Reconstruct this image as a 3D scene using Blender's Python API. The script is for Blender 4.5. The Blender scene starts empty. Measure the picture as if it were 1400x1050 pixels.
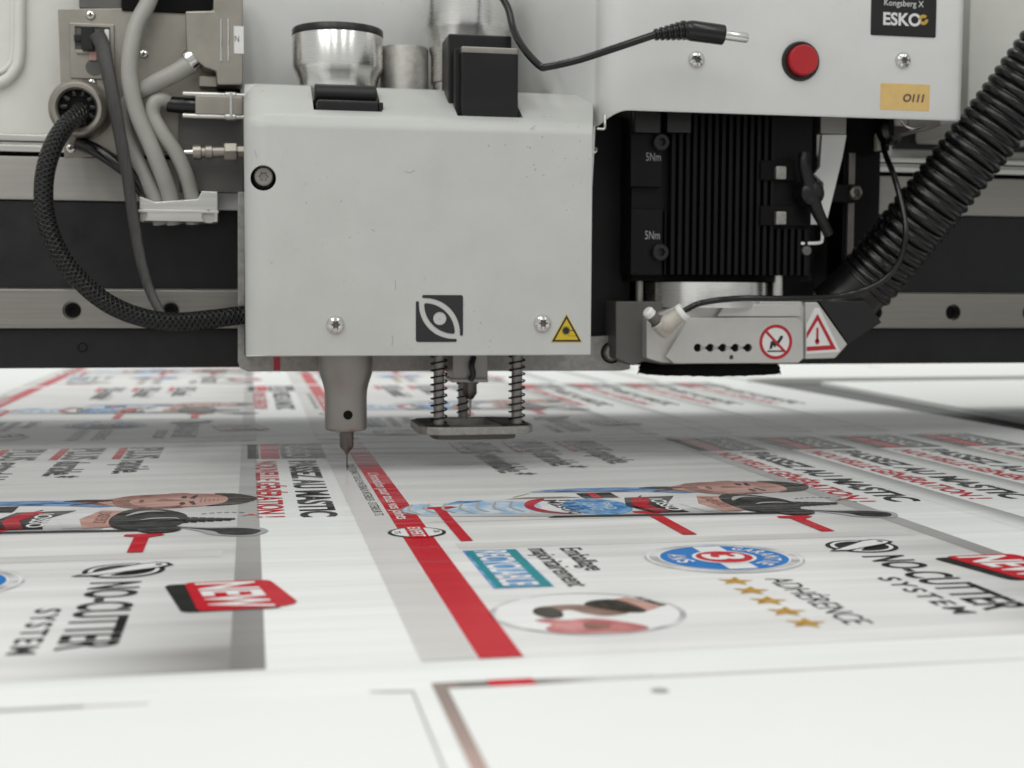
import bpy, bmesh, math, random
import numpy as np
from mathutils import Vector, Matrix

# ------------------------------------------------------------------ camera, world, lamps, exposure
S = 0.001                                   # everything below is written in millimetres
sc = bpy.context.scene
COL = sc.collection
F_PX, YAW, PITCH, ROLL, CAM_H = 1850.0, math.radians(10.976), math.radians(3.815), math.radians(0.28), 100.0
_fw = Vector((math.sin(YAW) * math.cos(PITCH), math.cos(YAW) * math.cos(PITCH), -math.sin(PITCH)))
_r0 = Vector((math.cos(YAW), -math.sin(YAW), 0)); _u0 = _r0.cross(_fw)
_rt = _r0 * math.cos(ROLL) + _u0 * math.sin(ROLL); _up = _u0 * math.cos(ROLL) - _r0 * math.sin(ROLL)
cam_d = bpy.data.cameras.new('camera'); cam = bpy.data.objects.new('camera', cam_d); COL.objects.link(cam)
cam.matrix_world = Matrix(((_rt.x, _up.x, -_fw.x, 0), (_rt.y, _up.y, -_fw.y, 0), (_rt.z, _up.z, -_fw.z, CAM_H * S), (0, 0, 0, 1)))
cam_d.sensor_width = 36; cam_d.lens = F_PX / 1400 * 36
cam_d.clip_start = 0.02; cam_d.clip_end = 50
cam_d.dof.use_dof = True; cam_d.dof.focus_distance = 0.64; cam_d.dof.aperture_fstop = 12.5
sc.camera = cam

w = bpy.data.worlds.new('World'); sc.world = w; w.use_nodes = True
bg = w.node_tree.nodes['Background']; bg.inputs[0].default_value = (0.98, 1.0, 0.975, 1); bg.inputs[1].default_value = 0.50

def lamp(name, loc, rot, sx, sy, power, color=(1, 1, 0.965)):
    d = bpy.data.lights.new(name, 'AREA'); d.shape = 'RECTANGLE'; d.size = sx; d.size_y = sy; d.energy = power; d.color = color
    o = bpy.data.objects.new(name, d); COL.objects.link(o); o.location = loc
    o.rotation_euler = rot
    return o
for x_, p_ in ((-2.0, 17), (-1.2, 15), (-0.4, 10), (0.5, 8), (1.4, 8)):       # rows of fluorescent tubes before and behind the gantry
    lamp('ceiling_lamp', (x_, -0.9, 2.1), (math.radians(26), math.radians(-x_ * 14), 0), 0.14, 2.2, p_)
for x_, p_ in ((-1.2, 18), (0.0, 18), (1.2, 18)):
    lamp('ceiling_lamp', (x_, 2.6, 2.2), (math.radians(-24), math.radians(-x_ * 8), 0), 0.14, 2.0, p_)

sc.view_settings.view_transform = 'Standard'; sc.view_settings.look = 'None'
sc.view_settings.gamma = 1; sc.view_settings.exposure = 0.0
sc.render.engine = 'CYCLES'
sc.cycles.max_bounces = 8; sc.cycles.use_denoising = True

def at(px, py, y):
    """world x, z (mm) of a picture point on the vertical plane at depth y (mm)"""
    d = _fw + _rt * ((px - 700) / F_PX) - _up * ((py - 525) / F_PX)
    t = y / d.y
    return (d.x * t, CAM_H + d.z * t)
def X(px, y, py=400): return at(px, py, y)[0]
def Z(py, y, px=700): return at(px, py, y)[1]
def P(px, py, y): a = at(px, py, y); return (a[0], y, a[1])

# ------------------------------------------------------------------ materials
MATS = {}
def N(nt, t, **kw):
    n = nt.nodes.new(t)
    for k, v in kw.items(): setattr(n, k, v)
    return n
def mat(name, col, rough=0.5, metal=0.0, spec=0.5, bump=0.0, bscale=800, var=0.06, vscale=60, rvar=0.08, brush=None, coat=0.0, emit=0.0, specks=0.0):
    m = bpy.data.materials.new(name); m.use_nodes = True; nt = m.node_tree; b = nt.nodes['Principled BSDF']; L = nt.links.new
    b.inputs['Metallic'].default_value = metal; b.inputs['Specular IOR Level'].default_value = spec
    if coat: b.inputs['Coat Weight'].default_value = coat; b.inputs['Coat Roughness'].default_value = 0.15
    geo = N(nt, 'ShaderNodeNewGeometry')
    n1 = N(nt, 'ShaderNodeTexNoise'); n1.inputs['Scale'].default_value = vscale; n1.inputs['Detail'].default_value = 6; n1.inputs['Roughness'].default_value = 0.65
    vec = geo.outputs['Position']
    if brush:
        mp = N(nt, 'ShaderNodeMapping'); mp.inputs['Scale'].default_value = brush; L(vec, mp.inputs['Vector']); vec = mp.outputs[0]
    L(vec, n1.inputs['Vector'])
    mr = N(nt, 'ShaderNodeMapRange'); mr.inputs[1].default_value = 0.3; mr.inputs[2].default_value = 0.7; mr.inputs[3].default_value = 1 - var; mr.inputs[4].default_value = 1 + var
    L(n1.outputs['Fac'], mr.inputs[0])
    mx = N(nt, 'ShaderNodeVectorMath', operation='SCALE'); mx.inputs[0].default_value = col[:3]; L(mr.outputs[0], mx.inputs['Scale'])
    csock = mx.outputs[0]
    if specks:                                     # tiny dirt specks and rubbed-in grime
        ns = N(nt, 'ShaderNodeTexNoise'); ns.inputs['Scale'].default_value = 420; ns.inputs['Detail'].default_value = 2; L(geo.outputs['Position'], ns.inputs['Vector'])
        nl = N(nt, 'ShaderNodeTexNoise'); nl.inputs['Scale'].default_value = 14; nl.inputs['Detail'].default_value = 5; L(geo.outputs['Position'], nl.inputs['Vector'])
        k1 = N(nt, 'ShaderNodeMapRange'); k1.inputs[1].default_value = 0.70; k1.inputs[2].default_value = 0.76; L(ns.outputs['Fac'], k1.inputs[0])
        k2 = N(nt, 'ShaderNodeMapRange'); k2.inputs[1].default_value = 0.48; k2.inputs[2].default_value = 0.72; L(nl.outputs['Fac'], k2.inputs[0])
        km = N(nt, 'ShaderNodeMath', operation='MULTIPLY'); L(k1.outputs[0], km.inputs[0]); L(k2.outputs[0], km.inputs[1])
        kd = N(nt, 'ShaderNodeMath', operation='MULTIPLY_ADD'); kd.inputs[1].default_value = -specks; kd.inputs[2].default_value = 1.0; L(km.outputs[0], kd.inputs[0])
        ks = N(nt, 'ShaderNodeVectorMath', operation='SCALE'); L(csock, ks.inputs[0]); L(kd.outputs[0], ks.inputs['Scale']); csock = ks.outputs[0]
    L(csock, b.inputs['Base Color'])
    m2 = N(nt, 'ShaderNodeMapRange'); m2.inputs[1].default_value = 0.3; m2.inputs[2].default_value = 0.7; m2.inputs[3].default_value = max(0.02, rough - rvar); m2.inputs[4].default_value = rough + rvar
    L(n1.outputs['Fac'], m2.inputs[0]); L(m2.outputs[0], b.inputs['Roughness'])
    if bump:
        n2 = N(nt, 'ShaderNodeTexNoise'); n2.inputs['Scale'].default_value = bscale; n2.inputs['Detail'].default_value = 3
        L(vec, n2.inputs['Vector'])
        bp = N(nt, 'ShaderNodeBump'); bp.inputs['Strength'].default_value = bump; bp.inputs['Distance'].default_value = 0.0004
        L(n2.outputs['Fac'], bp.inputs['Height']); L(bp.outputs[0], b.inputs['Normal'])
    if emit:
        b.inputs['Emission Color'].default_value = (*col[:3], 1); b.inputs['Emission Strength'].default_value = emit
    MATS[name] = m
    return m

def sheet_mat(name, col, rough=0.24, var=0.0, alt=None, alt_scale=(9, 5, 1), grad=None):
    """glossy printed plastic: every ink carries the same fine ripple of the fluted board underneath"""
    m = bpy.data.materials.new(name); m.use_nodes = True; nt = m.node_tree; b = nt.nodes['Principled BSDF']; L = nt.links.new
    b.inputs['Base Color'].default_value = (*col, 1); b.inputs['Roughness'].default_value = rough; b.inputs['Specular IOR Level'].default_value = 0.12
    geo = N(nt, 'ShaderNodeNewGeometry')
    hs = []
    for (sx, sy, wgt, det) in ((5, 70, 1.0, 3), (2.2, 22, 2.6, 2), (14, 260, 0.16, 2)):
        mp = N(nt, 'ShaderNodeMapping'); mp.inputs['Scale'].default_value = (sx, sy, 1); L(geo.outputs['Position'], mp.inputs['Vector'])
        n = N(nt, 'ShaderNodeTexNoise'); n.inputs['Scale'].default_value = 1; n.inputs['Detail'].default_value = det; L(mp.outputs[0], n.inputs['Vector'])
        k = N(nt, 'ShaderNodeMath', operation='MULTIPLY'); k.inputs[1].default_value = wgt; L(n.outputs['Fac'], k.inputs[0]); hs.append(k)
    a = N(nt, 'ShaderNodeMath', operation='ADD'); L(hs[0].outputs[0], a.inputs[0]); L(hs[1].outputs[0], a.inputs[1])
    a2 = N(nt, 'ShaderNodeMath', operation='ADD'); L(a.outputs[0], a2.inputs[0]); L(hs[2].outputs[0], a2.inputs[1])
    bp = N(nt, 'ShaderNodeBump'); bp.inputs['Strength'].default_value = 1.0; bp.inputs['Distance'].default_value = 0.0007
    L(a2.outputs[0], bp.inputs['Height']); L(bp.outputs[0], b.inputs['Normal'])
    if alt is not None:
        tc = N(nt, 'ShaderNodeTexCoord'); mp = N(nt, 'ShaderNodeMapping'); mp.inputs['Scale'].default_value = alt_scale; L(tc.outputs['Object'], mp.inputs['Vector'])
        n = N(nt, 'ShaderNodeTexNoise'); n.inputs['Scale'].default_value = 1; n.inputs['Detail'].default_value = 2; L(mp.outputs[0], n.inputs['Vector'])
        fac = N(nt, 'ShaderNodeMapRange'); fac.inputs[1].default_value = 0.38; fac.inputs[2].default_value = 0.66; L(n.outputs['Fac'], fac.inputs[0])
        src = fac.outputs[0]
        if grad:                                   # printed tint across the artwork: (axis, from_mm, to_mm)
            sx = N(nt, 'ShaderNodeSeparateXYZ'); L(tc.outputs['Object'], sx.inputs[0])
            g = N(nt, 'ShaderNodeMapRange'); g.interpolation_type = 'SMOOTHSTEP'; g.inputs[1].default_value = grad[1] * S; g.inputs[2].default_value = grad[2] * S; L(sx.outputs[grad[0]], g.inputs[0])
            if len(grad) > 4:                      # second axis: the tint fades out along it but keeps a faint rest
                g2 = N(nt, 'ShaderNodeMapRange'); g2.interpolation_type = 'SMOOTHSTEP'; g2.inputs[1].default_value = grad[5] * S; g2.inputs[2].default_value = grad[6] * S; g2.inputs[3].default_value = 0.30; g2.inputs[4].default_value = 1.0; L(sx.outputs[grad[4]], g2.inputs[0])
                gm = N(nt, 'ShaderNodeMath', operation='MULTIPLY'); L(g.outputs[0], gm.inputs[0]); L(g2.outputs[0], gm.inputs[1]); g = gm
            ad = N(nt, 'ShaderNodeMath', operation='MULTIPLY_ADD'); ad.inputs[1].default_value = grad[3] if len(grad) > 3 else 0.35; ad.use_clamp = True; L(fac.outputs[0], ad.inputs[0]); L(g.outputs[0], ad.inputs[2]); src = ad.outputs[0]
        mx = N(nt, 'ShaderNodeMix', data_type='RGBA'); mx.inputs[6].default_value = (*col, 1); mx.inputs[7].default_value = (*alt, 1); L(src, mx.inputs[0])
        L(mx.outputs[2], b.inputs['Base Color'])
    MATS[name] = m
    return m

mat('cover_paint', (0.535, 0.54, 0.52), 0.40, bump=0.2, bscale=1600, var=0.045, vscale=26, rvar=0.10, specks=0.75)
mat('housing_paint', (0.76, 0.765, 0.75), 0.42, bump=0.2, bscale=1600, var=0.035, vscale=24, rvar=0.10, specks=0.5)
mat('panel_paint', (0.68, 0.675, 0.635), 0.5, var=0.03, specks=0.3)
mat('black_paint', (0.006, 0.006, 0.0065), 0.5, spec=0.3, var=0.2)
mat('beam_black', (0.009, 0.0095, 0.010), 0.45, spec=0.4, var=0.5, vscale=40, rvar=0.12)
mat('black_plastic', (0.007, 0.007, 0.007), 0.33, var=0.1)
mat('matte_black', (0.004, 0.004, 0.004), 0.8, spec=0.2)
mat('anodised_black', (0.004, 0.004, 0.0045), 0.4, spec=0.2, var=0.15, bump=0.15, bscale=3000)
mat('lever_black', (0.006, 0.0062, 0.0065), 0.36, spec=0.4, bump=0.1, bscale=2500)
mat('rubber', (0.004, 0.004, 0.004), 0.24, var=0.1)
mat('aluminium', (0.66, 0.65, 0.62), 0.33, 1.0, brush=(6, 400, 400), vscale=3, var=0.10, rvar=0.08)
mat('rail_steel', (0.32, 0.305, 0.28), 0.36, 1.0, brush=(4, 300, 300), vscale=4, var=0.12)
mat('dull_aluminium', (0.40, 0.385, 0.36), 0.55, 0.85, brush=(4, 60, 120), vscale=3, var=0.10)
mat('turned_steel', (0.84, 0.83, 0.81), 0.28, 1.0, brush=(3, 3, 900), vscale=2, var=0.03, rvar=0.03)
mat('satin_steel', (0.34, 0.32, 0.295), 0.42, 1.0, var=0.08, vscale=120, rvar=0.06)
mat('dark_steel', (0.17, 0.155, 0.14), 0.4, 0.9, var=0.1, vscale=150)
mat('tool_steel', (0.33, 0.315, 0.295), 0.46, 0.75, var=0.06, vscale=90)
mat('nickel_plate', (0.36, 0.335, 0.295), 0.38, 0.9, bump=0.12, bscale=2500, var=0.08, vscale=40)
mat('galvanised', (0.36, 0.35, 0.33), 0.5, 0.8, var=0.25, vscale=220)
mat('chrome', (0.72, 0.71, 0.69), 0.2, 1.0, var=0.06)
mat('cast_silver', (0.56, 0.55, 0.53), 0.42, 0.55, var=0.06, vscale=45, bump=0.08, bscale=1500)
mat('cast_dark', (0.13, 0.127, 0.12), 0.5, 0.4, var=0.1)
mat('grey_cable', (0.34, 0.335, 0.31), 0.38, var=0.05)
mat('grey_plastic', (0.40, 0.395, 0.37), 0.45, var=0.04)
mat('white_paint', (0.84, 0.84, 0.82), 0.5, var=0.02)
mat('white_sticker', (0.74, 0.74, 0.73), 0.4, var=0.02)
mat('sticker_red', (0.44, 0.012, 0.025), 0.4, var=0.05)
mat('sticker_yellow', (0.63, 0.44, 0.02), 0.4, var=0.08, vscale=200)
mat('sticker_orange', (0.66, 0.45, 0.17), 0.6, var=0.08, vscale=200)
mat('sticker_black', (0.012, 0.012, 0.012), 0.45)
mat('logo_black', (0.016, 0.017, 0.018), 0.55, var=0.15, bump=0.3, bscale=1800)
mat('ink_brown', (0.10, 0.05, 0.05), 0.6)
mat('button_red', (0.42, 0.006, 0.012), 0.45, coat=0.15)
mat('gold_foil', (0.55, 0.36, 0.06), 0.4, 0.4)
mat('grey_ink', (0.30, 0.30, 0.30), 0.5)
mat('silver_ink', (0.72, 0.72, 0.72), 0.35, 0.2)
mat('ivory_plastic', (0.52, 0.49, 0.43), 0.4)
mat('pink_plastic', (0.62, 0.36, 0.33), 0.4)
mat('belt_grey', (0.115, 0.115, 0.115), 0.75, var=0.2, vscale=25, bump=0.4, bscale=1200)
mat('table_frame', (0.30, 0.30, 0.30), 0.6)
mat('laser_light_red', (0.50, 0.03, 0.06), 0.4, var=0.25, vscale=300)
mat('white_board', (0.80, 0.81, 0.80), 0.45, spec=0.3, var=0.004, rvar=0.01)

sheet_mat('sheet_white', (0.84, 0.85, 0.845))
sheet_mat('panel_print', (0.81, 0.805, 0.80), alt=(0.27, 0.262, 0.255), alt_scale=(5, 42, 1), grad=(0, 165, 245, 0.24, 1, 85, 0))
sheet_mat('flap_shade', (0.79, 0.80, 0.79), alt=(0.40, 0.40, 0.40), alt_scale=(1, 1, 1), grad=(0, -22, -6, 0.0))
sheet_mat('ink_bar', (0.44, 0.435, 0.43), alt=(0.22, 0.215, 0.21), alt_scale=(3, 9, 1), grad=(1, 260, -30, 0.3))
sheet_mat('ink_red', (0.53, 0.006, 0.020))
sheet_mat('ink_black', (0.014, 0.014, 0.014))
sheet_mat('ink_charcoal', (0.05, 0.05, 0.05))
sheet_mat('ink_white', (0.80, 0.80, 0.80))
sheet_mat('ink_silver', (0.40, 0.40, 0.40), alt=(0.76, 0.76, 0.76), alt_scale=(60, 90, 1))
sheet_mat('ink_blue', (0.008, 0.18, 0.55))
sheet_mat('ink_pale_blue', (0.32, 0.52, 0.74), alt=(0.70, 0.74, 0.78), alt_scale=(120, 70, 1))
sheet_mat('ink_mid_blue', (0.03, 0.20, 0.50), alt=(0.25, 0.45, 0.70), alt_scale=(150, 110, 1))
sheet_mat('ink_shirt', (0.28, 0.46, 0.72), alt=(0.05, 0.12, 0.34), alt_scale=(60, 160, 1))
sheet_mat('ink_teal', (0.006, 0.25, 0.27))
sheet_mat('ink_gold', (0.56, 0.34, 0.06), alt=(0.40, 0.20, 0.03), alt_scale=(300, 300, 1))
sheet_mat('ink_skin', (0.60, 0.36, 0.31), alt=(0.34, 0.17, 0.14), alt_scale=(60, 130, 1), grad=(1, 308, 322, 0.55))
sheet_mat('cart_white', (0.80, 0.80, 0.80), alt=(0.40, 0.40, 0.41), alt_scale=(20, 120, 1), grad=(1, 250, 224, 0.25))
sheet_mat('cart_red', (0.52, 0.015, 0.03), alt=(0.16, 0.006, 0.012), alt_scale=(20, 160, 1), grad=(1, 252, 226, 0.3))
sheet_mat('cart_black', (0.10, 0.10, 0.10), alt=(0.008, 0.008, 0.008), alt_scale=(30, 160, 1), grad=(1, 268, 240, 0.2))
sheet_mat('gun_grey', (0.05, 0.048, 0.046), alt=(0.008, 0.008, 0.008), alt_scale=(130, 170, 1))
sheet_mat('ink_skin_dark', (0.24, 0.115, 0.09), alt=(0.40, 0.21, 0.17), alt_scale=(140, 160, 1))
sheet_mat('ink_hair', (0.028, 0.024, 0.02), alt=(0.07, 0.06, 0.05), alt_scale=(200, 300, 1))
sheet_mat('ink_pink', (0.62, 0.28, 0.27), alt=(0.45, 0.13, 0.14), alt_scale=(80, 80, 1))
sheet_mat('ink_brown_tone', (0.24, 0.15, 0.12), alt=(0.36, 0.24, 0.20), alt_scale=(80, 90, 1))
sheet_mat('ink_grey_tone', (0.36, 0.35, 0.345), alt=(0.55, 0.54, 0.53))
sheet_mat('ink_soft_grey', (0.60, 0.585, 0.575), alt=(0.70, 0.69, 0.68))
sheet_mat('ink_fading', (0.16, 0.145, 0.13), alt=(0.62, 0.61, 0.60), alt_scale=(20, 20, 1), grad=(0, 62, 98, 0.25))
sheet_mat('ink_sliver', (0.22, 0.19, 0.17), alt=(0.62, 0.42, 0.38), alt_scale=(9, 9, 1), grad=(1, 320, 240, 0.3))

def tube_braid_mat():
    m = bpy.data.materials.new('braided_sleeve'); m.use_nodes = True; nt = m.node_tree; b = nt.nodes['Principled BSDF']; L = nt.links.new
    uv = N(nt, 'ShaderNodeUVMap'); sx = N(nt, 'ShaderNodeSeparateXYZ'); L(uv.outputs[0], sx.inputs[0])
    def wave(sign):
        a = N(nt, 'ShaderNodeMath', operation='MULTIPLY'); a.inputs[1].default_value = 2 * math.pi * 7; L(sx.outputs[0], a.inputs[0])
        c = N(nt, 'ShaderNodeMath', operation='MULTIPLY_ADD'); c.inputs[1].default_value = sign * 2.1; L(sx.outputs[1], c.inputs[0]); L(a.outputs[0], c.inputs[2])
        s = N(nt, 'ShaderNodeMath', operation='SINE'); L(c.outputs[0], s.inputs[0]); return s
    nz = N(nt, 'ShaderNodeTexNoise'); nz.inputs['Scale'].default_value = 90; geo = N(nt, 'ShaderNodeNewGeometry'); L(geo.outputs['Position'], nz.inputs['Vector'])
    vm = N(nt, 'ShaderNodeVectorMath', operation='MULTIPLY_ADD'); vm.inputs[1].default_value = (0.10, 1.6, 0); L(nz.outputs['Color'], vm.inputs[0]); L(uv.outputs[0], vm.inputs[2])
    for l_ in list(sx.inputs[0].links): nt.links.remove(l_)
    L(vm.outputs[0], sx.inputs[0])
    s1, s2 = wave(1), wave(-1)
    mx = N(nt, 'ShaderNodeMath', operation='MAXIMUM'); L(s1.outputs[0], mx.inputs[0]); L(s2.outputs[0], mx.inputs[1])
    bp = N(nt, 'ShaderNodeBump'); bp.inputs['Strength'].default_value = 1; bp.inputs['Distance'].default_value = 0.0006
    L(mx.outputs[0], bp.inputs['Height']); L(bp.outputs[0], b.inputs['Normal'])
    cr = N(nt, 'ShaderNodeMapRange'); cr.inputs[1].default_value = -0.4; cr.inputs[2].default_value = 1; cr.inputs[3].default_value = 0.003; cr.inputs[4].default_value = 0.016; L(mx.outputs[0], cr.inputs[0])
    cb = N(nt, 'ShaderNodeCombineColor')
    for i in range(3): L(cr.outputs[0], cb.inputs[i])
    L(cb.outputs[0], b.inputs['Base Color']); b.inputs['Roughness'].default_value = 0.14; b.inputs['Specular IOR Level'].default_value = 0.4
    MATS['braided_sleeve'] = m
tube_braid_mat()
def turned(m):
    b = m.node_tree.nodes['Principled BSDF']; t = m.node_tree.nodes.new('ShaderNodeTangent'); t.direction_type = 'RADIAL'; t.axis = 'Z'
    b.inputs['Anisotropic'].default_value = 0.8; b.inputs['Anisotropic Rotation'].default_value = 0.25; m.node_tree.links.new(t.outputs[0], b.inputs['Tangent'])
turned(MATS['turned_steel'])
def ribbon_mat():
    m = mat('flat_braid', (0.035, 0.033, 0.031), 0.5, var=0.5, brush=(700, 700, 25), vscale=1, bump=0.4, bscale=1)
ribbon_mat()

# ------------------------------------------------------------------ mesh helpers (mm in, metres out)
def link(name, me, m, parent=None, smooth=None, wn=False):
    o = bpy.data.objects.new(name, me); COL.objects.link(o)
    if m: me.materials.append(MATS[m])
    if smooth is not None:
        me.polygons.foreach_set('use_smooth', [True] * len(me.polygons)); me.set_sharp_from_angle(angle=math.radians(smooth))
    if wn:
        md = o.modifiers.new('wn', 'WEIGHTED_NORMAL'); md.keep_sharp = True; md.weight = 80
    if parent is not None:
        o.parent = parent
        o.matrix_parent_inverse = Matrix.Translation(-WLOC.get(parent.name, Vector((0, 0, 0))))
    return o
WLOC = {}
def thing(name, label, cat, loc=(0, 0, 0), group=None):
    o = bpy.data.objects.new(name, None); COL.objects.link(o); o.location = Vector(loc) * S; o.empty_display_size = 0.01
    WLOC[o.name] = Vector(loc) * S
    o['label'] = label; o['category'] = cat
    if group: o['group'] = group
    return o
def tag(o, label=None, cat=None, group=None, kind=None):
    if label: o['label'] = label
    if cat: o['category'] = cat
    if group: o['group'] = group
    if kind: o['kind'] = kind
    return o
def mesh(name, vs, fs):
    me = bpy.data.meshes.new(name); me.from_pydata([(v[0] * S, v[1] * S, v[2] * S) for v in vs], [], fs); me.update(); return me
def bm_mesh(name, bm):
    me = bpy.data.meshes.new(name); bmesh.ops.recalc_face_normals(bm, faces=bm.faces)
    bmesh.ops.scale(bm, vec=(S, S, S), verts=bm.verts); bm.to_mesh(me); bm.free(); return me
def box_bm(x0, x1, y0, y1, z0, z1, bev=0, seg=2):
    bm = bmesh.new(); r = bmesh.ops.create_cube(bm, size=1)
    for v in bm.verts:
        v.co = Vector(((x0 + x1) / 2 + v.co.x * (x1 - x0), (y0 + y1) / 2 + v.co.y * (y1 - y0), (z0 + z1) / 2 + v.co.z * (z1 - z0)))
    if bev: bmesh.ops.bevel(bm, geom=list(bm.edges), offset=bev, segments=seg, affect='EDGES', profile=0.5)
    return bm
def box(name, x0, x1, y0, y1, z0, z1, m, parent=None, bev=0.6, seg=2):
    if x0 > x1: x0, x1 = x1, x0
    if z0 > z1: z0, z1 = z1, z0
    return link(name, bm_mesh(name, box_bm(x0, x1, y0, y1, z0, z1, bev, seg)), m, parent, 40 if bev else None, wn=bool(bev))
def pbox(name, px0, py0, px1, py1, yf, yb, m, parent=None, bev=0.6):
    """box whose front face (depth yf) covers the picture rectangle"""
    a = at(px0, py1, yf); b = at(px1, py0, yf)
    return box(name, a[0], b[0], yf, yb, a[1], b[1], m, parent, bev)
def prism(name, pts, yf, yb, m, parent=None, bev=0.5, seg=2, smooth=40):
    """polygon in the x-z plane (mm) extruded from depth yf back to yb"""
    bm = bmesh.new(); f = [bm.verts.new((p[0], yf, p[1])) for p in pts]; g = [bm.verts.new((p[0], yb, p[1])) for p in pts]
    n = len(pts); bm.faces.new(f); bm.faces.new(g[::-1])
    for i in range(n): bm.faces.new((f[i], g[i], g[(i + 1) % n], f[(i + 1) % n]))
    bmesh.ops.recalc_face_normals(bm, faces=bm.faces)
    if bev: bmesh.ops.bevel(bm, geom=list(bm.edges), offset=bev, segments=seg, affect='EDGES', profile=0.5, clamp_overlap=True)
    return link(name, bm_mesh(name, bm), m, parent, smooth, wn=bool(bev))
def pprism(name, pp, yf, yb, m, parent=None, bev=0.5): return prism(name, [at(a, b, yf) for a, b in pp], yf, yb, m, parent, bev)
def slab(name, pts, z0, z1, m, parent=None, bev=0.0):
    """polygon in the x-y plane extruded in z"""
    bm = bmesh.new(); f = [bm.verts.new((p[0], p[1], z0)) for p in pts]; g = [bm.verts.new((p[0], p[1], z1)) for p in pts]
    n = len(pts); bm.faces.new(f); bm.faces.new(g[::-1])
    for i in range(n): bm.faces.new((f[i], g[i], g[(i + 1) % n], f[(i + 1) % n]))
    bmesh.ops.recalc_face_normals(bm, faces=bm.faces)
    if bev: bmesh.ops.bevel(bm, geom=list(bm.edges), offset=bev, segments=2, affect='EDGES', profile=0.5)
    return link(name, bm_mesh(name, bm), m, parent, 40 if bev else None, wn=bool(bev))
def lathe(name, prof, c, axis, m, parent=None, n=40, smooth=35, mod=None):
    """profile of (radius, height) turned about axis through c; mod(i, angle) scales the radius of ring i"""
    ax = Vector(axis).normalized(); ref = Vector((0, 0, 1)) if abs(ax.z) < 0.9 else Vector((1, 0, 0))
    a = ax.cross(ref).normalized(); b = ax.cross(a).normalized(); c = Vector(c); vs = []; fs = []; rings = []
    for i, (r, h) in enumerate(prof):
        if r <= 1e-6: rings.append([len(vs)]); vs.append(c + ax * h); continue
        ring = []
        for k in range(n):
            t = 2 * math.pi * k / n; rr = r * (mod(i, t) if mod else 1); ring.append(len(vs)); vs.append(c + ax * h + a * (rr * math.cos(t)) + b * (rr * math.sin(t)))
        rings.append(ring)
    for r0, r1 in zip(rings, rings[1:]):
        for k in range(n):
            k2 = (k + 1) % n
            if len(r0) == 1 and len(r1) == 1: continue
            if len(r0) == 1: fs.append((r0[0], r1[k], r1[k2]))
            elif len(r1) == 1: fs.append((r0[k], r1[0], r0[k2]))
            else: fs.append((r0[k], r1[k], r1[k2], r0[k2]))
    me = mesh(name, vs, fs); bm = bmesh.new(); bm.from_mesh(me); bmesh.ops.recalc_face_normals(bm, faces=bm.faces); bm.to_mesh(me); bm.free()
    return link(name, me, m, parent, smooth)
def catmull(pts, n=12):
    p = [Vector(q) for q in pts]; p = [p[0] * 2 - p[1]] + p + [p[-1] * 2 - p[-2]]; out = []
    for i in range(1, len(p) - 2):
        for k in range(n):
            t = k / n; a, b, c, d = p[i - 1], p[i], p[i + 1], p[i + 2]
            out.append(0.5 * ((2 * b) + (c - a) * t + (2 * a - 5 * b + 4 * c - d) * t * t + (3 * b - a - 3 * c + d) * t ** 3))
    out.append(p[-2]); return out
def tube(name, pts, r, m, parent=None, n=14, sub=10, flat=1.0, rf=None, smooth=50, raw=False, up=None):
    path = [Vector(q) for q in pts] if raw else catmull(pts, sub)
    vs = []; fs = []; uvs = []; Ln = 0; prev = None
    nrm = None
    for i, c in enumerate(path):
        t = (path[min(i + 1, len(path) - 1)] - path[max(i - 1, 0)]).normalized()
        if nrm is None:
            nrm = t.cross(Vector(up or (0, 1, 0))).normalized()
            if nrm.length < 0.1: nrm = Vector((1, 0, 0))
        nrm = (nrm - t * nrm.dot(t)).normalized(); bn = t.cross(nrm)
        if prev is not None: Ln += (c - prev).length
        prev = c; rr = r if rf is None else rf(i / (len(path) - 1), Ln)
        for k in range(n):
            a = 2 * math.pi * k / n; vs.append(c + nrm * (rr * math.cos(a)) + bn * (rr * flat * math.sin(a))); uvs.append((k / n, Ln))
    for i in range(len(path) - 1):
        for k in range(n):
            fs.append((i * n + k, i * n + (k + 1) % n, (i + 1) * n + (k + 1) % n, (i + 1) * n + k))
    fs.append(tuple(range(n))[::-1]); fs.append(tuple(range((len(path) - 1) * n, len(path) * n)))
    me = mesh(name, vs, fs); uv = me.uv_layers.new(name='UVMap')
    for poly in me.polygons:
        for li in poly.loop_indices:
            vi = me.loops[li].vertex_index; u, v_ = uvs[vi]
            if len(poly.vertices) == 4 and u == 0 and any(uvs[x][0] > 0.9 for x in poly.vertices): u = 1.0
            uv.data[li].uv = (u, v_)
    return link(name, me, m, parent, smooth)
def boolean(o, cutters, smooth=30):
    for c in cutters:
        md = o.modifiers.new('b', 'BOOLEAN'); md.object = c; md.operation = 'DIFFERENCE'; md.solver = 'EXACT'
    wns = [m for m in o.modifiers if m.type == 'WEIGHTED_NORMAL']
    for m_ in wns: o.modifiers.remove(m_)
    dg = bpy.context.evaluated_depsgraph_get(); dg.update()
    me = bpy.data.meshes.new_from_object(o.evaluated_get(dg)); o.modifiers.clear()
    mats = [m_ for m_ in o.data.materials]; o.data = me
    me.materials.clear(); me.materials.append(mats[0])
    me.polygons.foreach_set('material_index', [0] * len(me.polygons))
    me.polygons.foreach_set('use_smooth', [True] * len(me.polygons)); me.set_sharp_from_angle(angle=math.radians(smooth))
    md = o.modifiers.new('wn', 'WEIGHTED_NORMAL'); md.keep_sharp = True; md.weight = 90
    for c in cutters: bpy.data.objects.remove(c, do_unlink=True)
    return o
def cutter(bm): return link('cutter', bm_mesh('cutter', bm), None)
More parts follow.
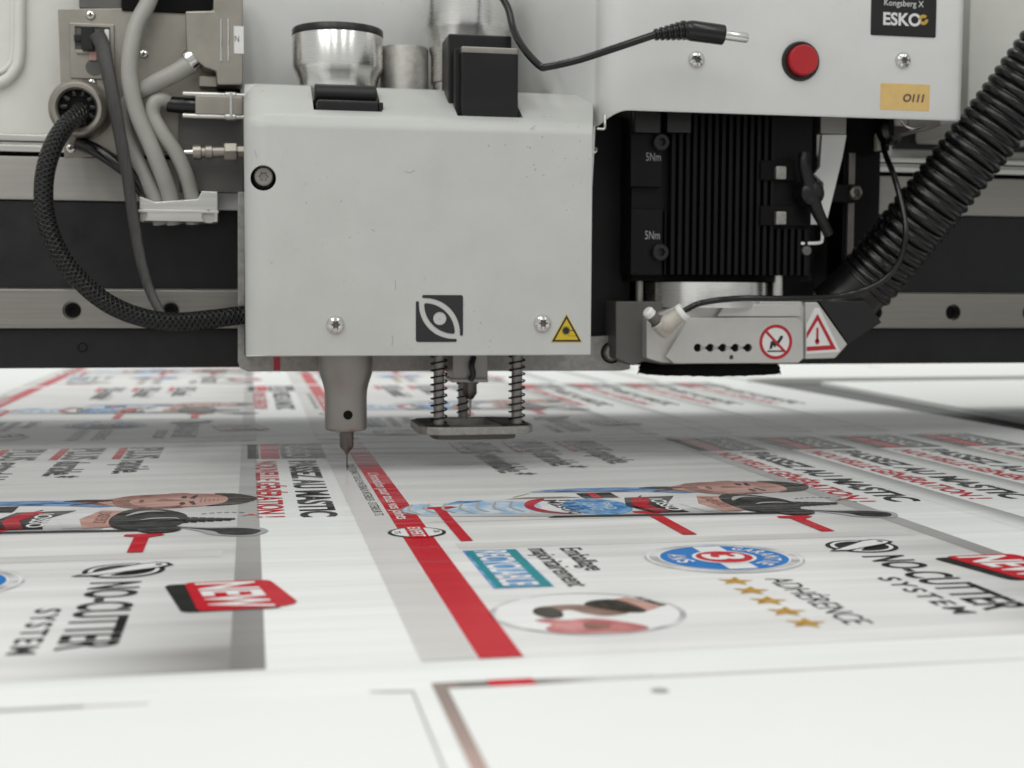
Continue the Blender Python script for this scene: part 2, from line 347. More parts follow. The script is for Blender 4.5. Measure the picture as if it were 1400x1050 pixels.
def cyl_cutter(c, axis, r, h0, h1, n=32): return lathe('cutter', [(0, h0), (r, h0), (r, h1), (0, h1)], c, axis, None, None, n)

# lettering ----------------------------------------------------------
def glyphs(body, bold=0.0, space=1.0):
    cu = bpy.data.curves.new('t', 'FONT'); cu.body = body; cu.size = 1; cu.offset = bold; cu.space_character = space; cu.resolution_u = 4; cu.fill_mode = 'FRONT'
    o = bpy.data.objects.new('t', cu); COL.objects.link(o); dg = bpy.context.evaluated_depsgraph_get(); dg.update()
    me = o.evaluated_get(dg).to_mesh(); vs = [(v.co.x, v.co.y) for v in me.vertices]; fs = [tuple(p.vertices) for p in me.polygons]
    bpy.data.objects.remove(o, do_unlink=True); bpy.data.curves.remove(cu)
    return vs, fs
_cap = glyphs('H')[0]; CAP = max(v[1] for v in _cap)
def fit(body, length, cap, bold=0.0, space=1.0, shear=0.0):
    vs, fs = glyphs(body, bold, space); x0 = min(v[0] for v in vs); x1 = max(v[0] for v in vs)
    sx = length / (x1 - x0); sy = cap / CAP
    return [((v[0] - x0) * sx + v[1] * sy * shear, v[1] * sy) for v in vs], fs
def letters_up(name, body, x, z, y, length, cap, m, parent, bold=0.0, space=1.0, shear=0.0):
    """lettering standing on a vertical face at depth y, facing the camera side"""
    vs, fs = fit(body, length, cap, bold, space, shear)
    return link(name, mesh(name, [(x + a, y, z + b) for a, b in vs], fs), m, parent)
def flat_up(name, pts, y, m, parent): return link(name, mesh(name, [(p[0], y, p[1]) for p in pts], [tuple(range(len(pts)))]), m, parent)
def ring_pts(cx, cz, r0, r1, n=48, a0=0, a1=2 * math.pi, ry=None):
    k = 1 if ry is None else ry
    o = [(cx + r1 * math.cos(a0 + (a1 - a0) * i / n), cz + k * r1 * math.sin(a0 + (a1 - a0) * i / n)) for i in range(n + 1)]
    q = [(cx + r0 * math.cos(a0 + (a1 - a0) * i / n), cz + k * r0 * math.sin(a0 + (a1 - a0) * i / n)) for i in range(n + 1)]
    return o + q, [(i, i + 1, n + 2 + i, n + 1 + i) for i in range(n)]
def ell(cx, cy, rx, ry, n=48): return [(cx + rx * math.cos(2 * math.pi * i / n), cy + ry * math.sin(2 * math.pi * i / n)) for i in range(n)]

def screw(name, px, py, y, r, parent, m='chrome', dome=0.55, lobes=6):
    c = P(px, py, y)
    o = lathe(name, [(0, 0.10 * r), (0.34 * r, 0.10 * r), (0.40 * r, dome * r), (0.72 * r, dome * 0.86 * r), (0.93 * r, dome * 0.5 * r), (r, 0.12 * r), (r, -0.3 * r)],
              c, (0, -1, 0), m, parent, 36, 30, mod=lambda i, t: (1 + 0.2 * math.cos(lobes * t)) if i in (1, 2) else 1)
    lathe('drive_recess', [(0, 0.16 * r), (0.33 * r, 0.2 * r)], c, (0, -1, 0), 'dark_steel', o, 36, 30, mod=lambda i, t: 1 + 0.2 * math.cos(lobes * t))
    return o

# ------------------------------------------------------------------ work table (setting)
tb = slab('conveyor_belt', [(-1500, -300), (2600, -300), (2600, 2950), (-1500, 2950)], -12, -3.2, 'belt_grey'); tag(tb, kind='structure')

# ------------------------------------------------------------------ printed sheet
sheet = slab('printed_sheet', [(-700, 60), (568, 60), (568, 2050), (-700, 2050)], -3, 0, 'sheet_white')
tag(sheet, 'large glossy white sheet printed with rows of packaging artwork under the tool head', 'printed sheet')

def flat(name, pts, z, m, parent, tri=False):
    bm = bmesh.new(); f = bm.faces.new([bm.verts.new((p[0], p[1], z)) for p in pts])
    bm.normal_update()
    if f.normal.z < 0: f.normal_flip()
    if len(pts) > 4: bmesh.ops.triangulate(bm, faces=list(bm.faces))
    me = bpy.data.meshes.new(name); bmesh.ops.scale(bm, vec=(S, S, S), verts=bm.verts); bm.to_mesh(me); bm.free()
    o = bpy.data.objects.new(name, me); COL.objects.link(o); me.materials.append(MATS[m]); o.parent = parent; return o
def flat_ring(name, cx, cy, r0, r1, z, m, parent, ry=1.0, a0=0, a1=2 * math.pi):
    vs, fs = ring_pts(cx, cy, r0, r1, 56, a0, a1, ry)
    o = link(name, mesh(name, [(a, b, z) for a, b in vs], fs), m); o.parent = parent; return o
def ink(name, body, x, y, length, cap, z, m, parent, bold=0.0, space=1.0, shear=0.0, skew=0.0):
    """lettering printed on the sheet: reads towards the operator (-y), tops of the letters towards +x"""
    vs, fs = fit(body, length, cap, bold, space, shear)
    o = link(name, mesh(name, [(x + b + a * skew, y - a, z) for a, b in vs], [f[::-1] for f in fs] if False else fs), m); o.parent = parent; return o

def copy_tree(o, parent):
    c = o.copy(); COL.objects.link(c); c.parent = parent
    for ch in list(o.children): copy_tree(ch, c)
    return c

def make_panel():
    """one packaging artwork; local x = 0..242 towards the top of the box, local y = 0..545 away from the operator"""
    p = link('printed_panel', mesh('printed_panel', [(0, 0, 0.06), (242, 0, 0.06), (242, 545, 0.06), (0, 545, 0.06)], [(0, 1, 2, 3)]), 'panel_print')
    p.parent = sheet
    z1, z2, z3, z4, z5 = 0.14, 0.22, 0.30, 0.38, 0.46
    ox, oy = 45, 360
    def q(l): return [(a - ox, b - oy) for a, b in l]
    F = lambda n, pts, z, m: flat(n, q(pts), z, m, p)
    def C(n, pts, z, m):                                  # rounded outline through the points
        k = len(pts); out = []
        for i in range(k):
            a, b, c, d = (Vector(pts[(i + j) % k]) for j in (-1, 0, 1, 2))
            for t in (0, 0.25, 0.5, 0.75): out.append(tuple(0.5 * ((2 * b) + (c - a) * t + (2 * a - 5 * b + 4 * c - d) * t * t + (3 * b - a - 3 * c + d) * t ** 3)))
        return flat(n, q(out), z, m, p)
    T = lambda n, b, x, y, ln, cap, z, m, **k: ink(n, b, x - ox, y - oy, ln, cap, z, m, p, **k)
    # edge bar and tinted fields
    F('grey_edge_bar', [(278, 360), (287.5, 360), (287.5, 905), (278, 905)], z1, 'ink_bar')
    F('tinted_field', [(45.2, 360.3), (60.5, 360.3), (60.5, 904), (45.2, 904)], z1, 'ink_soft_grey')
    F('shaded_band', [(80, 519), (273, 519), (273, 531), (80, 531)], z1, 'ink_soft_grey')
    # red stripe with its lettering
    F('red_stripe', [(61, 360), (73.5, 360), (73.5, 904), (61, 904)], z2, 'ink_red')
    T('stripe_lettering', "L'innovation pour tous vos joints", 63.6, 748, 156, 5.6, z3, 'ink_white', bold=0.012)
    T('small_lettering', 'COLLE ET JOINTE TOUS LES MATERIAUX INTERIEUR - EXTERIEUR TS', 54.6, 790, 186, 4.2, z2, 'ink_charcoal')
    flat_ring('round_badge', 68 - ox, 558 - oy, 0.01, 12.2, z3, 'ink_black', p)
    flat_ring('round_badge', 68 - ox, 558 - oy, 0.01, 10.6, z4, 'ink_white', p)
    F('badge_band', [(63.8, 545), (71.8, 545), (71.8, 571), (63.8, 571)], z5, 'ink_red')
    T('badge_lettering', 'EXPERT', 65.3, 569, 22, 5, z5 + 0.08, 'ink_white', bold=0.02)
    T('badge_lettering', 'OK', 75, 561, 6, 2.6, z5, 'ink_charcoal')
    T('badge_lettering', 'TS', 58.5, 561, 6, 2.6, z5, 'ink_charcoal')
    # callout marks
    F('callout_mark', [(83, 535), (88, 535), (88, 615), (95, 621), (92, 624), (79, 622), (78, 619), (83, 616)], z4, 'ink_red')
    F('callout_mark', [(176.5, 534), (182.5, 534), (182.5, 588), (189, 594), (187, 597), (172, 596), (172, 592), (176.5, 589)], z4, 'ink_red')
    F('callout_mark', [(237, 532), (243, 532), (243, 564), (249, 569), (247, 573), (233, 572), (232.5, 568), (237, 566)], z4, 'ink_red')
    # recyclable box
    F('recycling_box', [(80.6, 446), (101.6, 446), (101.6, 515), (80.6, 515)], z2, 'ink_mid_blue')
    F('recycling_box', [(81.8, 447), (101.0, 447), (101.0, 514), (81.8, 514)], z3, 'ink_teal')
    F('recycling_box', [(84.2, 448), (97.4, 448), (97.4, 513), (84.2, 513)], z4, 'ink_mid_blue')
    T('recycling_lettering', 'RECYCLABLE', 84.8, 512, 63, 12, z5, 'ink_white', bold=0.02)
    T('packaging_lettering', 'Emballage', 119, 514, 44, 8.2, z2, 'ink_charcoal', bold=0.012)
    T('packaging_lettering', 'majoritairement', 106.5, 515, 70, 8.2, z2, 'ink_charcoal', bold=0.012)
    # oval picture of a hand-held tool
    flat_ring('oval_picture', 103.5 - ox, 407 - oy, 29, 31, z2, 'ink_silver', p, ry=0.9)
    F('oval_picture', ell(103.5, 407, 29, 26.1), z2, 'ink_white')
    C('picture_shape', [(88, 384), (96, 381.6), (110, 381), (117, 385), (112, 393), (103, 399), (94, 398.5), (88, 401), (85, 399), (89, 394), (86, 389)], z3, 'ink_pink')
    C('picture_shape', [(98, 386), (104, 385.5), (106, 390), (101, 394.5), (98.5, 392)], z4, 'ink_skin_dark')
    C('picture_shape', [(89, 402), (86.5, 409), (89, 416), (97, 418.5), (106, 417), (114, 411), (116, 404), (108, 401.5), (103, 405), (99, 411), (96, 410), (95, 404), (92.5, 401)], z3, 'ink_brown_tone')
    C('picture_shape', [(89, 402), (86.5, 409), (89, 415.5), (94, 415), (95.5, 408), (94.5, 403), (92, 401.4)], z4, 'ink_hair')
    C('picture_shape', [(105, 417), (109, 422.5), (117, 422.5), (121.5, 413), (122, 405), (116, 404.5), (110, 410)], z4, 'ink_hair')
    F('picture_shape', [(116.5, 423.5), (121, 425.6), (131, 413), (122, 405.5)], z4, 'ink_skin')
    F('picture_shape', [(120, 426.5), (126, 424), (132, 413.5), (128.5, 412.5)], z5, 'ink_soft_grey')
    T('picture_lettering', 'RUBBER', 123.2, 424, 13, 2.6, z5 + 0.08, 'ink_charcoal', bold=0.02, skew=0.4)
    # guarantee badge
    cx, cy = 176.5 - ox, 484.5 - oy
    flat_ring('guarantee_badge', cx, cy, 25, 30.5, z2, 'ink_silver', p, ry=0.93)
    flat_ring('guarantee_badge', cx, cy, 28.6, 29.6, z3, 'ink_white', p, ry=0.93)
    flat_ring('guarantee_badge', cx, cy, 0.01, 25.2, z3, 'ink_white', p, ry=0.95)
    flat_ring('guarantee_badge', cx, cy, 0.01, 24.4, z4, 'ink_blue', p, ry=0.95)
    F('badge_ribbon', [(171, 463), (182, 463), (182, 506), (171, 506)], z5, 'ink_white')
    flat_ring('badge_disc', cx, cy, 0.01, 12.2, z5 + 0.08, 'ink_white', p)
    flat_ring('badge_disc', cx, cy, 0.01, 10.8, z5 + 0.16, 'ink_red', p)
    ink('badge_number', '3', cx - 7.4, cy + 5.4, 10.8, 14.5, z5 + 0.24, 'ink_white', p, bold=0.03)
    def arc_text(word, r, a_mid, step, size, down):
        vs_all, fs_all = [], []
        for i, ch in enumerate(word):
            vs, fs = fit(ch, size * 0.62 if ch != 'I' else size * 0.2, size, 0.02); wd = max(v[0] for v in vs) / 2
            k = i - (len(word) - 1) / 2
            if down: th = a_mid + k * step
            else: th = a_mid - k * step
            for a, b in vs:
                u = a - wd; rr = (r + b) if not down else (r - b + size); b0 = len(vs_all)
                # local reading frame: up = +x, right = -y
                if not down: rad = Vector((math.cos(th), math.sin(th))); tan = Vector((math.sin(th), -math.cos(th)))
                else: rad = Vector((math.cos(th), math.sin(th))); tan = Vector((-math.sin(th), math.cos(th)))
                pt = rad * rr + tan * u; vs_all.append((cx + pt.x, cy + pt.y, z5 + 0.08))
            b0 = len(vs_all) - len(vs); fs_all += [tuple(b0 + j for j in f) for f in fs]
        o = link('badge_lettering', mesh('badge_lettering', vs_all, fs_all), 'ink_white'); o.parent = p
    arc_text('GARANTIE', 15.2, 0.0, 0.27, 6.0, False)
    arc_text('ANS', 14.6, math.pi, 0.31, 6.6, True)
    # rating stars
    for i in range(5):
        yy = 444 - i * 15.3
        F('star', [(166 + (6.6 if k % 2 == 0 else 2.9) * math.cos(k * math.pi / 5), yy + (6.6 if k % 2 == 0 else 2.9) * math.sin(k * math.pi / 5)) for k in range(10)], z2, 'ink_gold')
    T('adhesion_lettering', 'ADHÉRENCE', 177.5, 446, 67, 9.2, z2, 'ink_black', bold=-0.004)
    # crossed-out blade emblem
    ex, ey = 239, 498
    flat_ring('blade_emblem', ex - ox, ey - oy, 0.01, 14.4, z2, 'ink_black', p, ry=0.92)
    flat_ring('blade_emblem', ex - ox, ey - oy, 10.8, 12.4, z3, 'ink_white', p, ry=0.92)
    F('blade_emblem', [(231, 488.5), (233.4, 487.5), (248, 507), (245.6, 508.4)], z4, 'ink_white')
    F('blade_emblem', [(221.5, 489.5), (230, 489), (252, 500.5), (256, 505), (254, 509.5), (249, 511), (243, 508.5), (226, 494)], z4, 'ink_black')
    F('blade_emblem', [(224, 490.6), (230, 490.6), (251, 501.6), (254, 505), (252.6, 508), (249, 509.2), (244, 507.2), (228, 493.6)], z5, 'ink_white')
    flat_ring('blade_emblem', 250.6 - ox, 505.6 - oy, 0.01, 1.3, z5 + 0.08, 'ink_black', p)
    T('system_lettering', 'NO-CUTTER', 230, 478.5, 90, 16.2, z2, 'ink_black', bold=0.018)
    T('system_lettering', 'SYSTEM', 217.5, 441, 55, 7.4, z2, 'ink_charcoal', bold=0.02, space=1.35)
    # NEW badge
    def rounded(l, r=3.5, n=5):
        out = []
        for i in range(len(l)):
            a, b, c = Vector(l[i - 1]), Vector(l[i]), Vector(l[(i + 1) % len(l)])
            u = b + (a - b).normalized() * r; v_ = b + (c - b).normalized() * r
            for k in range(n + 1):
                t = k / n; out.append(tuple((1 - t) ** 2 * u + 2 * t * (1 - t) * b + t * t * v_))
        return out
    F('new_badge', rounded([(254.5, 470.5), (279, 472.5), (294, 430), (262.5, 428)], 4), z2, 'ink_black')
    F('new_badge', rounded([(261, 473), (290, 473.5), (299, 436), (292, 431), (267.5, 429)], 4), z3, 'ink_red')
    T('new_lettering', 'NEW', 265.5, 471, 39, 18.5, z4, 'ink_white', bold=0.03, skew=0.17)
    # man in a blue shirt
    C('shirt_print', [(138, 664), (160, 672), (190, 672), (215, 666), (228, 655), (215, 648), (196, 655), (160, 660)], z2, 'ink_shirt')
    C('shirt_print', [(196, 668), (206, 672), (222, 668), (214, 663), (205, 664)], z3, 'ink_hair')
    C('face_print', [(212, 668), (220, 675), (226, 681), (236, 684), (248, 685), (262, 683), (276, 676), (277, 656), (264, 645), (250, 641), (237, 639), (228, 643), (220, 652), (214, 660)], z3, 'ink_skin')
    C('hair_print', [(266, 683), (276, 681), (284, 672), (287, 664), (284, 655), (276, 646), (263, 643.5), (270, 650), (273, 660), (272, 672)], z4, 'ink_hair')
    C('beard_print', [(219, 668), (224, 677), (233, 682), (238, 681), (230, 673), (227, 662), (230, 652), (236, 645), (231, 643), (222, 651)], z4, 'ink_skin_dark')
    F('brow_print', [(254.5, 668), (257, 678), (258.6, 677.5), (257, 667)], z4, 'ink_hair')
    F('brow_print', [(254.5, 658), (257, 648), (258.6, 648.5), (257, 659)], z4, 'ink_hair')
    F('eye_print', ell(252, 672.5, 1.4, 4, 14), z4, 'ink_hair')
    F('eye_print', ell(252, 652.5, 1.4, 4, 14), z4, 'ink_hair')
    F('nose_print', [(240, 667), (242, 668.5), (252, 664), (242, 661), (239.5, 662)], z4, 'ink_skin_dark')
    F('mouth_print', [(232.5, 669), (234, 663), (232.5, 656.5), (231.3, 663)], z5, 'ink_skin_dark')
    C('neck_print', [(206, 669), (214, 671), (222, 672), (224, 660), (220, 651), (211, 656), (205, 662)], z2 + 0.04, 'ink_skin_dark')
    C('ear_print', [(244, 686.5), (252, 687.5), (254, 684), (246, 683)], z2 + 0.04, 'ink_skin')
    C('ear_print', [(244, 640), (252, 640.5), (254, 643.5), (246, 644)], z3 + 0.03, 'ink_skin_dark')
    C('cheek_print', [(233, 643), (242, 644.5), (252, 647), (250, 643.5), (242, 640.5), (234, 640)], z4, 'ink_skin_dark')
    for i in range(5): F('forehead_line', [(260 + i * 2, 655 + i), (260.5 + i * 2, 655 + i), (260.7 + i * 2, 671 - i), (260.2 + i * 2, 671 - i)], z4, 'ink_brown_tone')
    F('collar_line', [(200, 656), (212, 662), (213, 661), (202, 654.6)], z4, 'ink_charcoal')
    F('shirt_fold', [(150, 662), (188, 659), (188, 660), (151, 663)], z3, 'ink_charcoal')
    F('shirt_fold', [(156, 669), (192, 668.6), (192, 669.6), (158, 670)], z3, 'ink_mid_blue')
    F('pocket_logo', [(160, 637), (178, 637), (178, 656), (160, 656)], z2, 'ink_black')
    F('pocket_logo', [(165, 637.4), (169.5, 637.4), (169.5, 655.6), (165, 655.6)], z3, 'ink_red')
    F('sleeve_crease', [(186, 636), (190, 644), (191, 643.6), (187.5, 636)], z2, 'ink_charcoal')
    F('sleeve_crease', [(126, 648), (136, 659), (137, 658.5), (127, 647)], z2, 'ink_grey_tone')
    F('sleeve_crease', [(96, 632), (99, 641), (100, 640.5), (97.4, 632)], z2, 'ink_grey_tone')
    # sealant cartridge
    F('cartridge_shadow', [(76, 583), (250, 578), (252, 584), (80, 589)], z1, 'ink_soft_grey')
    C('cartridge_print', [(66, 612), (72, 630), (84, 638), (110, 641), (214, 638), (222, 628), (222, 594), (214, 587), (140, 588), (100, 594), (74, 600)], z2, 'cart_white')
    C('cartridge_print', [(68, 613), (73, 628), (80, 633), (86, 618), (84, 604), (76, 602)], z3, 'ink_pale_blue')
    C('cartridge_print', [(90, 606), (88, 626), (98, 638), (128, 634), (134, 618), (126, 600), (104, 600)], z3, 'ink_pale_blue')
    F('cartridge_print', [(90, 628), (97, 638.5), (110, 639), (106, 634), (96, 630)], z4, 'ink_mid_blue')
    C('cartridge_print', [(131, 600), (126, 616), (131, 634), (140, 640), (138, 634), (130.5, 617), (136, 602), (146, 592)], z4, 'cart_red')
    F('cartridge_print', [(120, 641), (132, 646), (150, 646), (160, 641)], z3, 'ink_brown_tone')
    T('cartridge_lettering', 'Mastic', 138, 636, 42, 7.5, z3, 'ink_charcoal', bold=0.01, skew=0.12)
    F('cartridge_print', ell(160, 613, 16, 24), z3, 'ink_mid_blue')
    T('cartridge_lettering', 'JOINT', 155, 627, 28, 5, z4, 'ink_pale_blue', bold=0.02)
    T('cartridge_lettering', 'PRO', 163, 622, 18, 5, z4, 'ink_pale_blue', bold=0.02)
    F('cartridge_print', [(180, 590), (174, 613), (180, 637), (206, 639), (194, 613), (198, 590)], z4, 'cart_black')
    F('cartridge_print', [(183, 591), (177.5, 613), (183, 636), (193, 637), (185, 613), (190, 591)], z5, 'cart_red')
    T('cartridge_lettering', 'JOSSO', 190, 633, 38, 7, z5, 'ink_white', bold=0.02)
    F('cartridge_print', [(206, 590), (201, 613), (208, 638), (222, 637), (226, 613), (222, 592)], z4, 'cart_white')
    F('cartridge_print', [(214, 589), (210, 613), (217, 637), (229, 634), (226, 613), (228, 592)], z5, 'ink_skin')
    T('cartridge_lettering', 'EXPERT', 217, 632, 32, 5, z5 + 0.08, 'ink_skin_dark', bold=0.03)
    F('gun_print', [(130, 585), (238, 579), (240, 583), (134, 589)], z5, 'ink_black')
    C('gun_print', [(227, 588), (223, 612), (229, 636), (242, 637), (254, 622), (256, 606), (252, 590), (240, 584)], z5 + 0.08, 'gun_grey')
    F('gun_print', ell(246, 582, 9, 9, 20), z5 + 0.16, 'gun_grey')
    C('gun_print', [(236, 606), (241, 611), (250, 611), (253, 607), (248, 608.6), (241, 608)], z5 + 0.16, 'ink_grey_tone')
    C('gun_print', [(229, 618), (233, 629), (240, 632), (246, 628), (239, 628.6), (234, 624)], z5 + 0.16, 'ink_grey_tone')
    for i in range(6): F('nozzle_print', [(254 + i * 3.6, 598 + i * 0.6), (257.2 + i * 3.6, 597 + i * 0.6), (257.4 + i * 3.6, 612 - i * 1.1), (254.2 + i * 3.6, 613 - i * 1.1)], z4, 'gun_grey')
    F('nozzle_print', [(254, 601), (277, 602.5), (277, 606), (254, 609)], z5, 'ink_charcoal')
    for i in range(6):
        t = i / 6; F('dashed_arc', [(262 + 20 * t, 620 + 3 * math.sin(math.pi * t)), (264.2 + 20 * t, 620 + 3 * math.sin(math.pi * (t + 0.1))), (264.2 + 20 * t, 621 + 3 * math.sin(math.pi * (t + 0.1))), (262 + 20 * t, 621 + 3 * math.sin(math.pi * t))], z3, 'ink_charcoal')
    F('arrow_head', [(279, 611), (284, 617), (287.5, 612), (284, 614)], z3, 'ink_red')
    C('cap_halo', [(251, 590), (266, 585), (284, 583), (291, 572), (283, 560), (268, 566), (262, 576)], z3, 'cart_white')
    C('cap_print', [(253, 587), (266, 581.5), (280, 580), (288, 573), (283, 563), (272, 566), (268, 575)], z4, 'gun_grey')
    for i in range(7): C('fold_line', [(74 + i * 8.0, 604 + i % 3), (70.5 + i * 8.0, 616), (74 + i * 8.0, 631), (75 + i * 8.0, 631), (72 + i * 8.0, 616), (75.2 + i * 8.0, 604 + i % 3)], z5, 'ink_grey_tone')
    for i in range(4): F('label_line', [(146 + i * 0.2, 634 - i * 9), (152, 634 - i * 9), (152, 632 - i * 9), (146 + i * 0.2, 632 - i * 9)], z5, 'ink_charcoal')
    # PLUS list
    for i, word in enumerate(('rapide.', 'durable.*', 'extrudable.*')):
        bx = 209 - i * 36
        T('list_lettering', 'PLUS', bx, 894, 58, 20, z2, 'ink_charcoal', bold=0.02)
        F('list_underline', [(bx - 7, 836), (bx - 2, 836), (bx - 2, 894), (bx - 7, 894)], z2, 'ink_red')
        T('list_lettering', word, bx, 828, (60, 74, 100)[i], 18, z2, 'ink_charcoal', bold=0.02)
    return p

def make_flap(full):
    """narrow side flap: colour block, black headline, red headline; local x = 0 at the red baseline, local y like the panel"""
    p = link('printed_flap', mesh('printed_flap', [(-24, 0, 0.06), (-4.5, 0, 0.06), (-4.5, 545, 0.06), (-24, 545, 0.06)], [(0, 1, 2, 3)]), 'flap_shade')
    p.parent = sheet
    if not full:                                          # beside a panel the flap starts at the panel's own edge bar
        for v in p.data.vertices:
            if v.co.x < -0.02: v.co.x = -0.0046
    z1, z2, z3 = 0.14, 0.22, 0.30
    flat('logo_block', [(-5, 464), (2, 464), (2, 542), (-5, 542)], z1, 'ink_charcoal', p)
    flat('logo_block', [(2.8, 464), (14.5, 464), (14.5, 542), (2.8, 542)], z1, 'ink_red', p)
    flat('logo_block', [(15.3, 464), (42, 464), (42, 542), (15.3, 542)], z1, 'ink_charcoal', p)
    ink('logo_lettering', 'JOSSO', 19, 538, 70, 14, z2, 'ink_soft_grey', p, bold=0.03)
    ink('headline_lettering', 'PASSEZ AU MASTIC', 19.5, 451, 206, 15, z1, 'ink_black', p, bold=0.035)
    ink('headline_lettering', 'NOUVELLE GÉNÉRATION !', 0, 451, 204, 11.5, z1, 'ink_red', p, bold=0.025)
    return p

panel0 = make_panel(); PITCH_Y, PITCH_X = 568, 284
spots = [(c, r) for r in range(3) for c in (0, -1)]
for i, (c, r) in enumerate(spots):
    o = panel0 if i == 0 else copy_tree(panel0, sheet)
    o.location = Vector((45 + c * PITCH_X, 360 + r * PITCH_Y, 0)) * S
flapA = make_flap(False); flapB = make_flap(True)
ia = ib = 0
for r in range(3):
    for x, kind in ((3, 0), (287, 0), (349, 1), (410, 1), (471, 1)):
        src = (flapA, flapB)[kind]; first = (ia == 0) if kind == 0 else (ib == 0)
        o = src if first else copy_tree(src, sheet)
        if kind == 0: ia += 1
        else: ib += 1
        o.location = Vector((x, 360 + r * PITCH_Y, 0)) * S
# slivers of the previous row of artwork that peek out beside the blank boards, plus a painted shadow line
flat('artwork_or_shade_sliver', [(45.0, 150), (52, 150), (52, 339.5), (45.0, 339.5)], 0.1, 'ink_sliver', sheet)
flat('artwork_or_shade_sliver', [(38, 150), (39.9, 150), (39.9, 334.2), (29, 335.4), (29, 334), (38, 332)], 0.1, 'ink_grey_tone', sheet)  # shadow line along the left board's edge, painted as a grey strip
flat('artwork_or_shade_sliver', [(52, 329), (104, 329), (104, 337.4), (52, 339.5)], 0.1, 'ink_fading', sheet)
flat('artwork_or_shade_sliver', [(104, 327), (420, 327), (420, 333.4), (104, 336.6)], 0.1, 'ink_soft_grey', sheet)
flat('artwork_or_shade_sliver', [(59.5, 329), (71.5, 329), (71.5, 339.2), (59.5, 339.4)], 0.2, 'ink_red', sheet)
flat('artwork_or_shade_sliver', [(-140, 329), (-40, 329), (-40, 335.8), (-140, 335.4)], 0.1, 'ink_grey_tone', sheet)
flat('artwork_or_shade_sliver', [(-40, 329), (-25, 329), (-25, 335.2), (-40, 335.6)], 0.1, 'ink_soft_grey', sheet)

bR = slab('blank_board', [(48.4, 120), (520, 120), (520, 329.5), (48.4, 332)], 0.25, 0.62, 'white_board', None, 0.12)
hole = lathe('punched_hole', [(0, 0.0), (2.3, 0.0), (3.0, -0.5)], (100.5, 321, 0.66), (0, 0, 1), 'table_frame', bR, 24)
tag(bR, 'blank white board with a punched hole, covering the next row of artwork', 'board', 'blank boards laid at the front of the sheet')
bL = slab('blank_board', [(-500, 120), (39, 120), (39, 330.5), (31, 331.4), (-22, 331.6), (-500, 331.6)], 0.25, 0.55, 'white_board', None, 0.1)
tag(bL, 'plain blank white board with no hole, lying below the NEW badge', 'board', 'blank boards laid at the front of the sheet')
fb = slab('waste_board', [(607, 900), (1500, 860), (1500, 1490), (640, 1446)], -3.1, 1.5, 'white_board', None, 0.5)
tag(fb, 'large white offcut board lying on grey belt beside printed sheet', 'board', 'white boards on the belt')
fb2 = slab('waste_board', [(560, 1470), (1900, 1512), (1900, 2600), (540, 2600)], -3.1, 4.5, 'white_board', None, 0.5)
tag(fb2, 'thicker white board behind the offcut board, reaching under the black beam', 'board', 'white boards on the belt')
tube('surface_scratch', [(818, 1660, 4.6), (822, 1700, 4.6), (834, 1730, 4.6), (828, 1800, 4.6), (842, 1860, 4.6)], 0.8, 'ink_soft_grey', fb2, 6, 5)

# ------------------------------------------------------------------ gantry
g = thing('gantry_beam', 'horizontal machine gantry with black beam, steel rail and pale upper cover', 'gantry', (150, 900, 50))
GX0, GX1 = -420, 1100
zr0, zr1 = 77.5, 101.5
def hstrip(name, z0, z1, y0, y1, m, bev=0.8): return box(name, GX0, GX1, y0, y1, z0, z1, m, g, bev)
hstrip('lower_plate', 53, 77.2, 868, 1120, 'beam_black')
hstrip('beam', 101.8, 155, 868, 1120, 'beam_black')
hstrip('light_strip', 155.4, 181.5, 866, 1120, 'dull_aluminium')
hstrip('shadow_gap', 181.8, 184.2, 876, 960, 'matte_black', 0)
for i, (a, b, yy) in enumerate(((184.4, 188.5, 868), (188.8, 190.6, 871), (190.9, 194.6, 867))):
    hstrip('extrusion', a, b, yy, 960, 'aluminium', 0.5)
hstrip('upper_cover', 195, 460, 874, 1120, 'panel_paint', 1.5)
rail = box('rail', GX0, GX1, 862, 867.8, zr0, zr1, 'rail_steel', g, 1.0)
cuts = []; xs = []
x0 = X(98, 862)
for k in range(-4, 17): xs.append(x0 + k * 58.4)
for x in xs: cuts.append(cyl_cutter((x, 862, 88.6), (0, -1, 0), 5.6, -4.6, 3))
boolean(rail, cuts)
for x in xs: lathe('rail_bolt', [(0, -3.6), (2.2, -3.6), (2.4, -2.2), (4.6, -2.2), (4.6, -4.5)], (x, 862, 88.6), (0, -1, 0), 'matte_black', g, 20)
lathe('plate_hole', [(0, -0.4), (1.8, -0.4), (2.5, 0.25), (3.0, 0.1)], P(113, 475, 868), (0, -1, 0), 'matte_black', g, 20)
tube('moulded_ridge', [P(27, -60, 872), P(27, 20, 872), P(26, 78, 872), P(19, 98, 872), P(2, 112, 872), P(-40, 122, 872)], 3.4, 'panel_paint', g, 14)
tube('moulded_ridge', [P(18, -60, 873), P(18, 20, 873), P(17, 74, 873), P(11, 90, 873), P(-4, 100, 873), P(-40, 108, 873)], 1.6, 'panel_paint', g, 12)
pbox('added_end_panel', 1322, -80, 1700, 181, 800, 873, 'panel_paint', g, 2.0)  # added panel, set forward of the upper cover to catch more light
pbox('dark_duct', 1225, 180, 1420, 203, 868, 876, 'black_plastic', g, 0.5)
pbox('dark_duct', 108, -40, 166, 11, 848, 874, 'cast_dark', g, 0.8)
pbox('dark_duct', 166, -40, 300, 14, 844, 874, 'matte_black', g, 0.8)

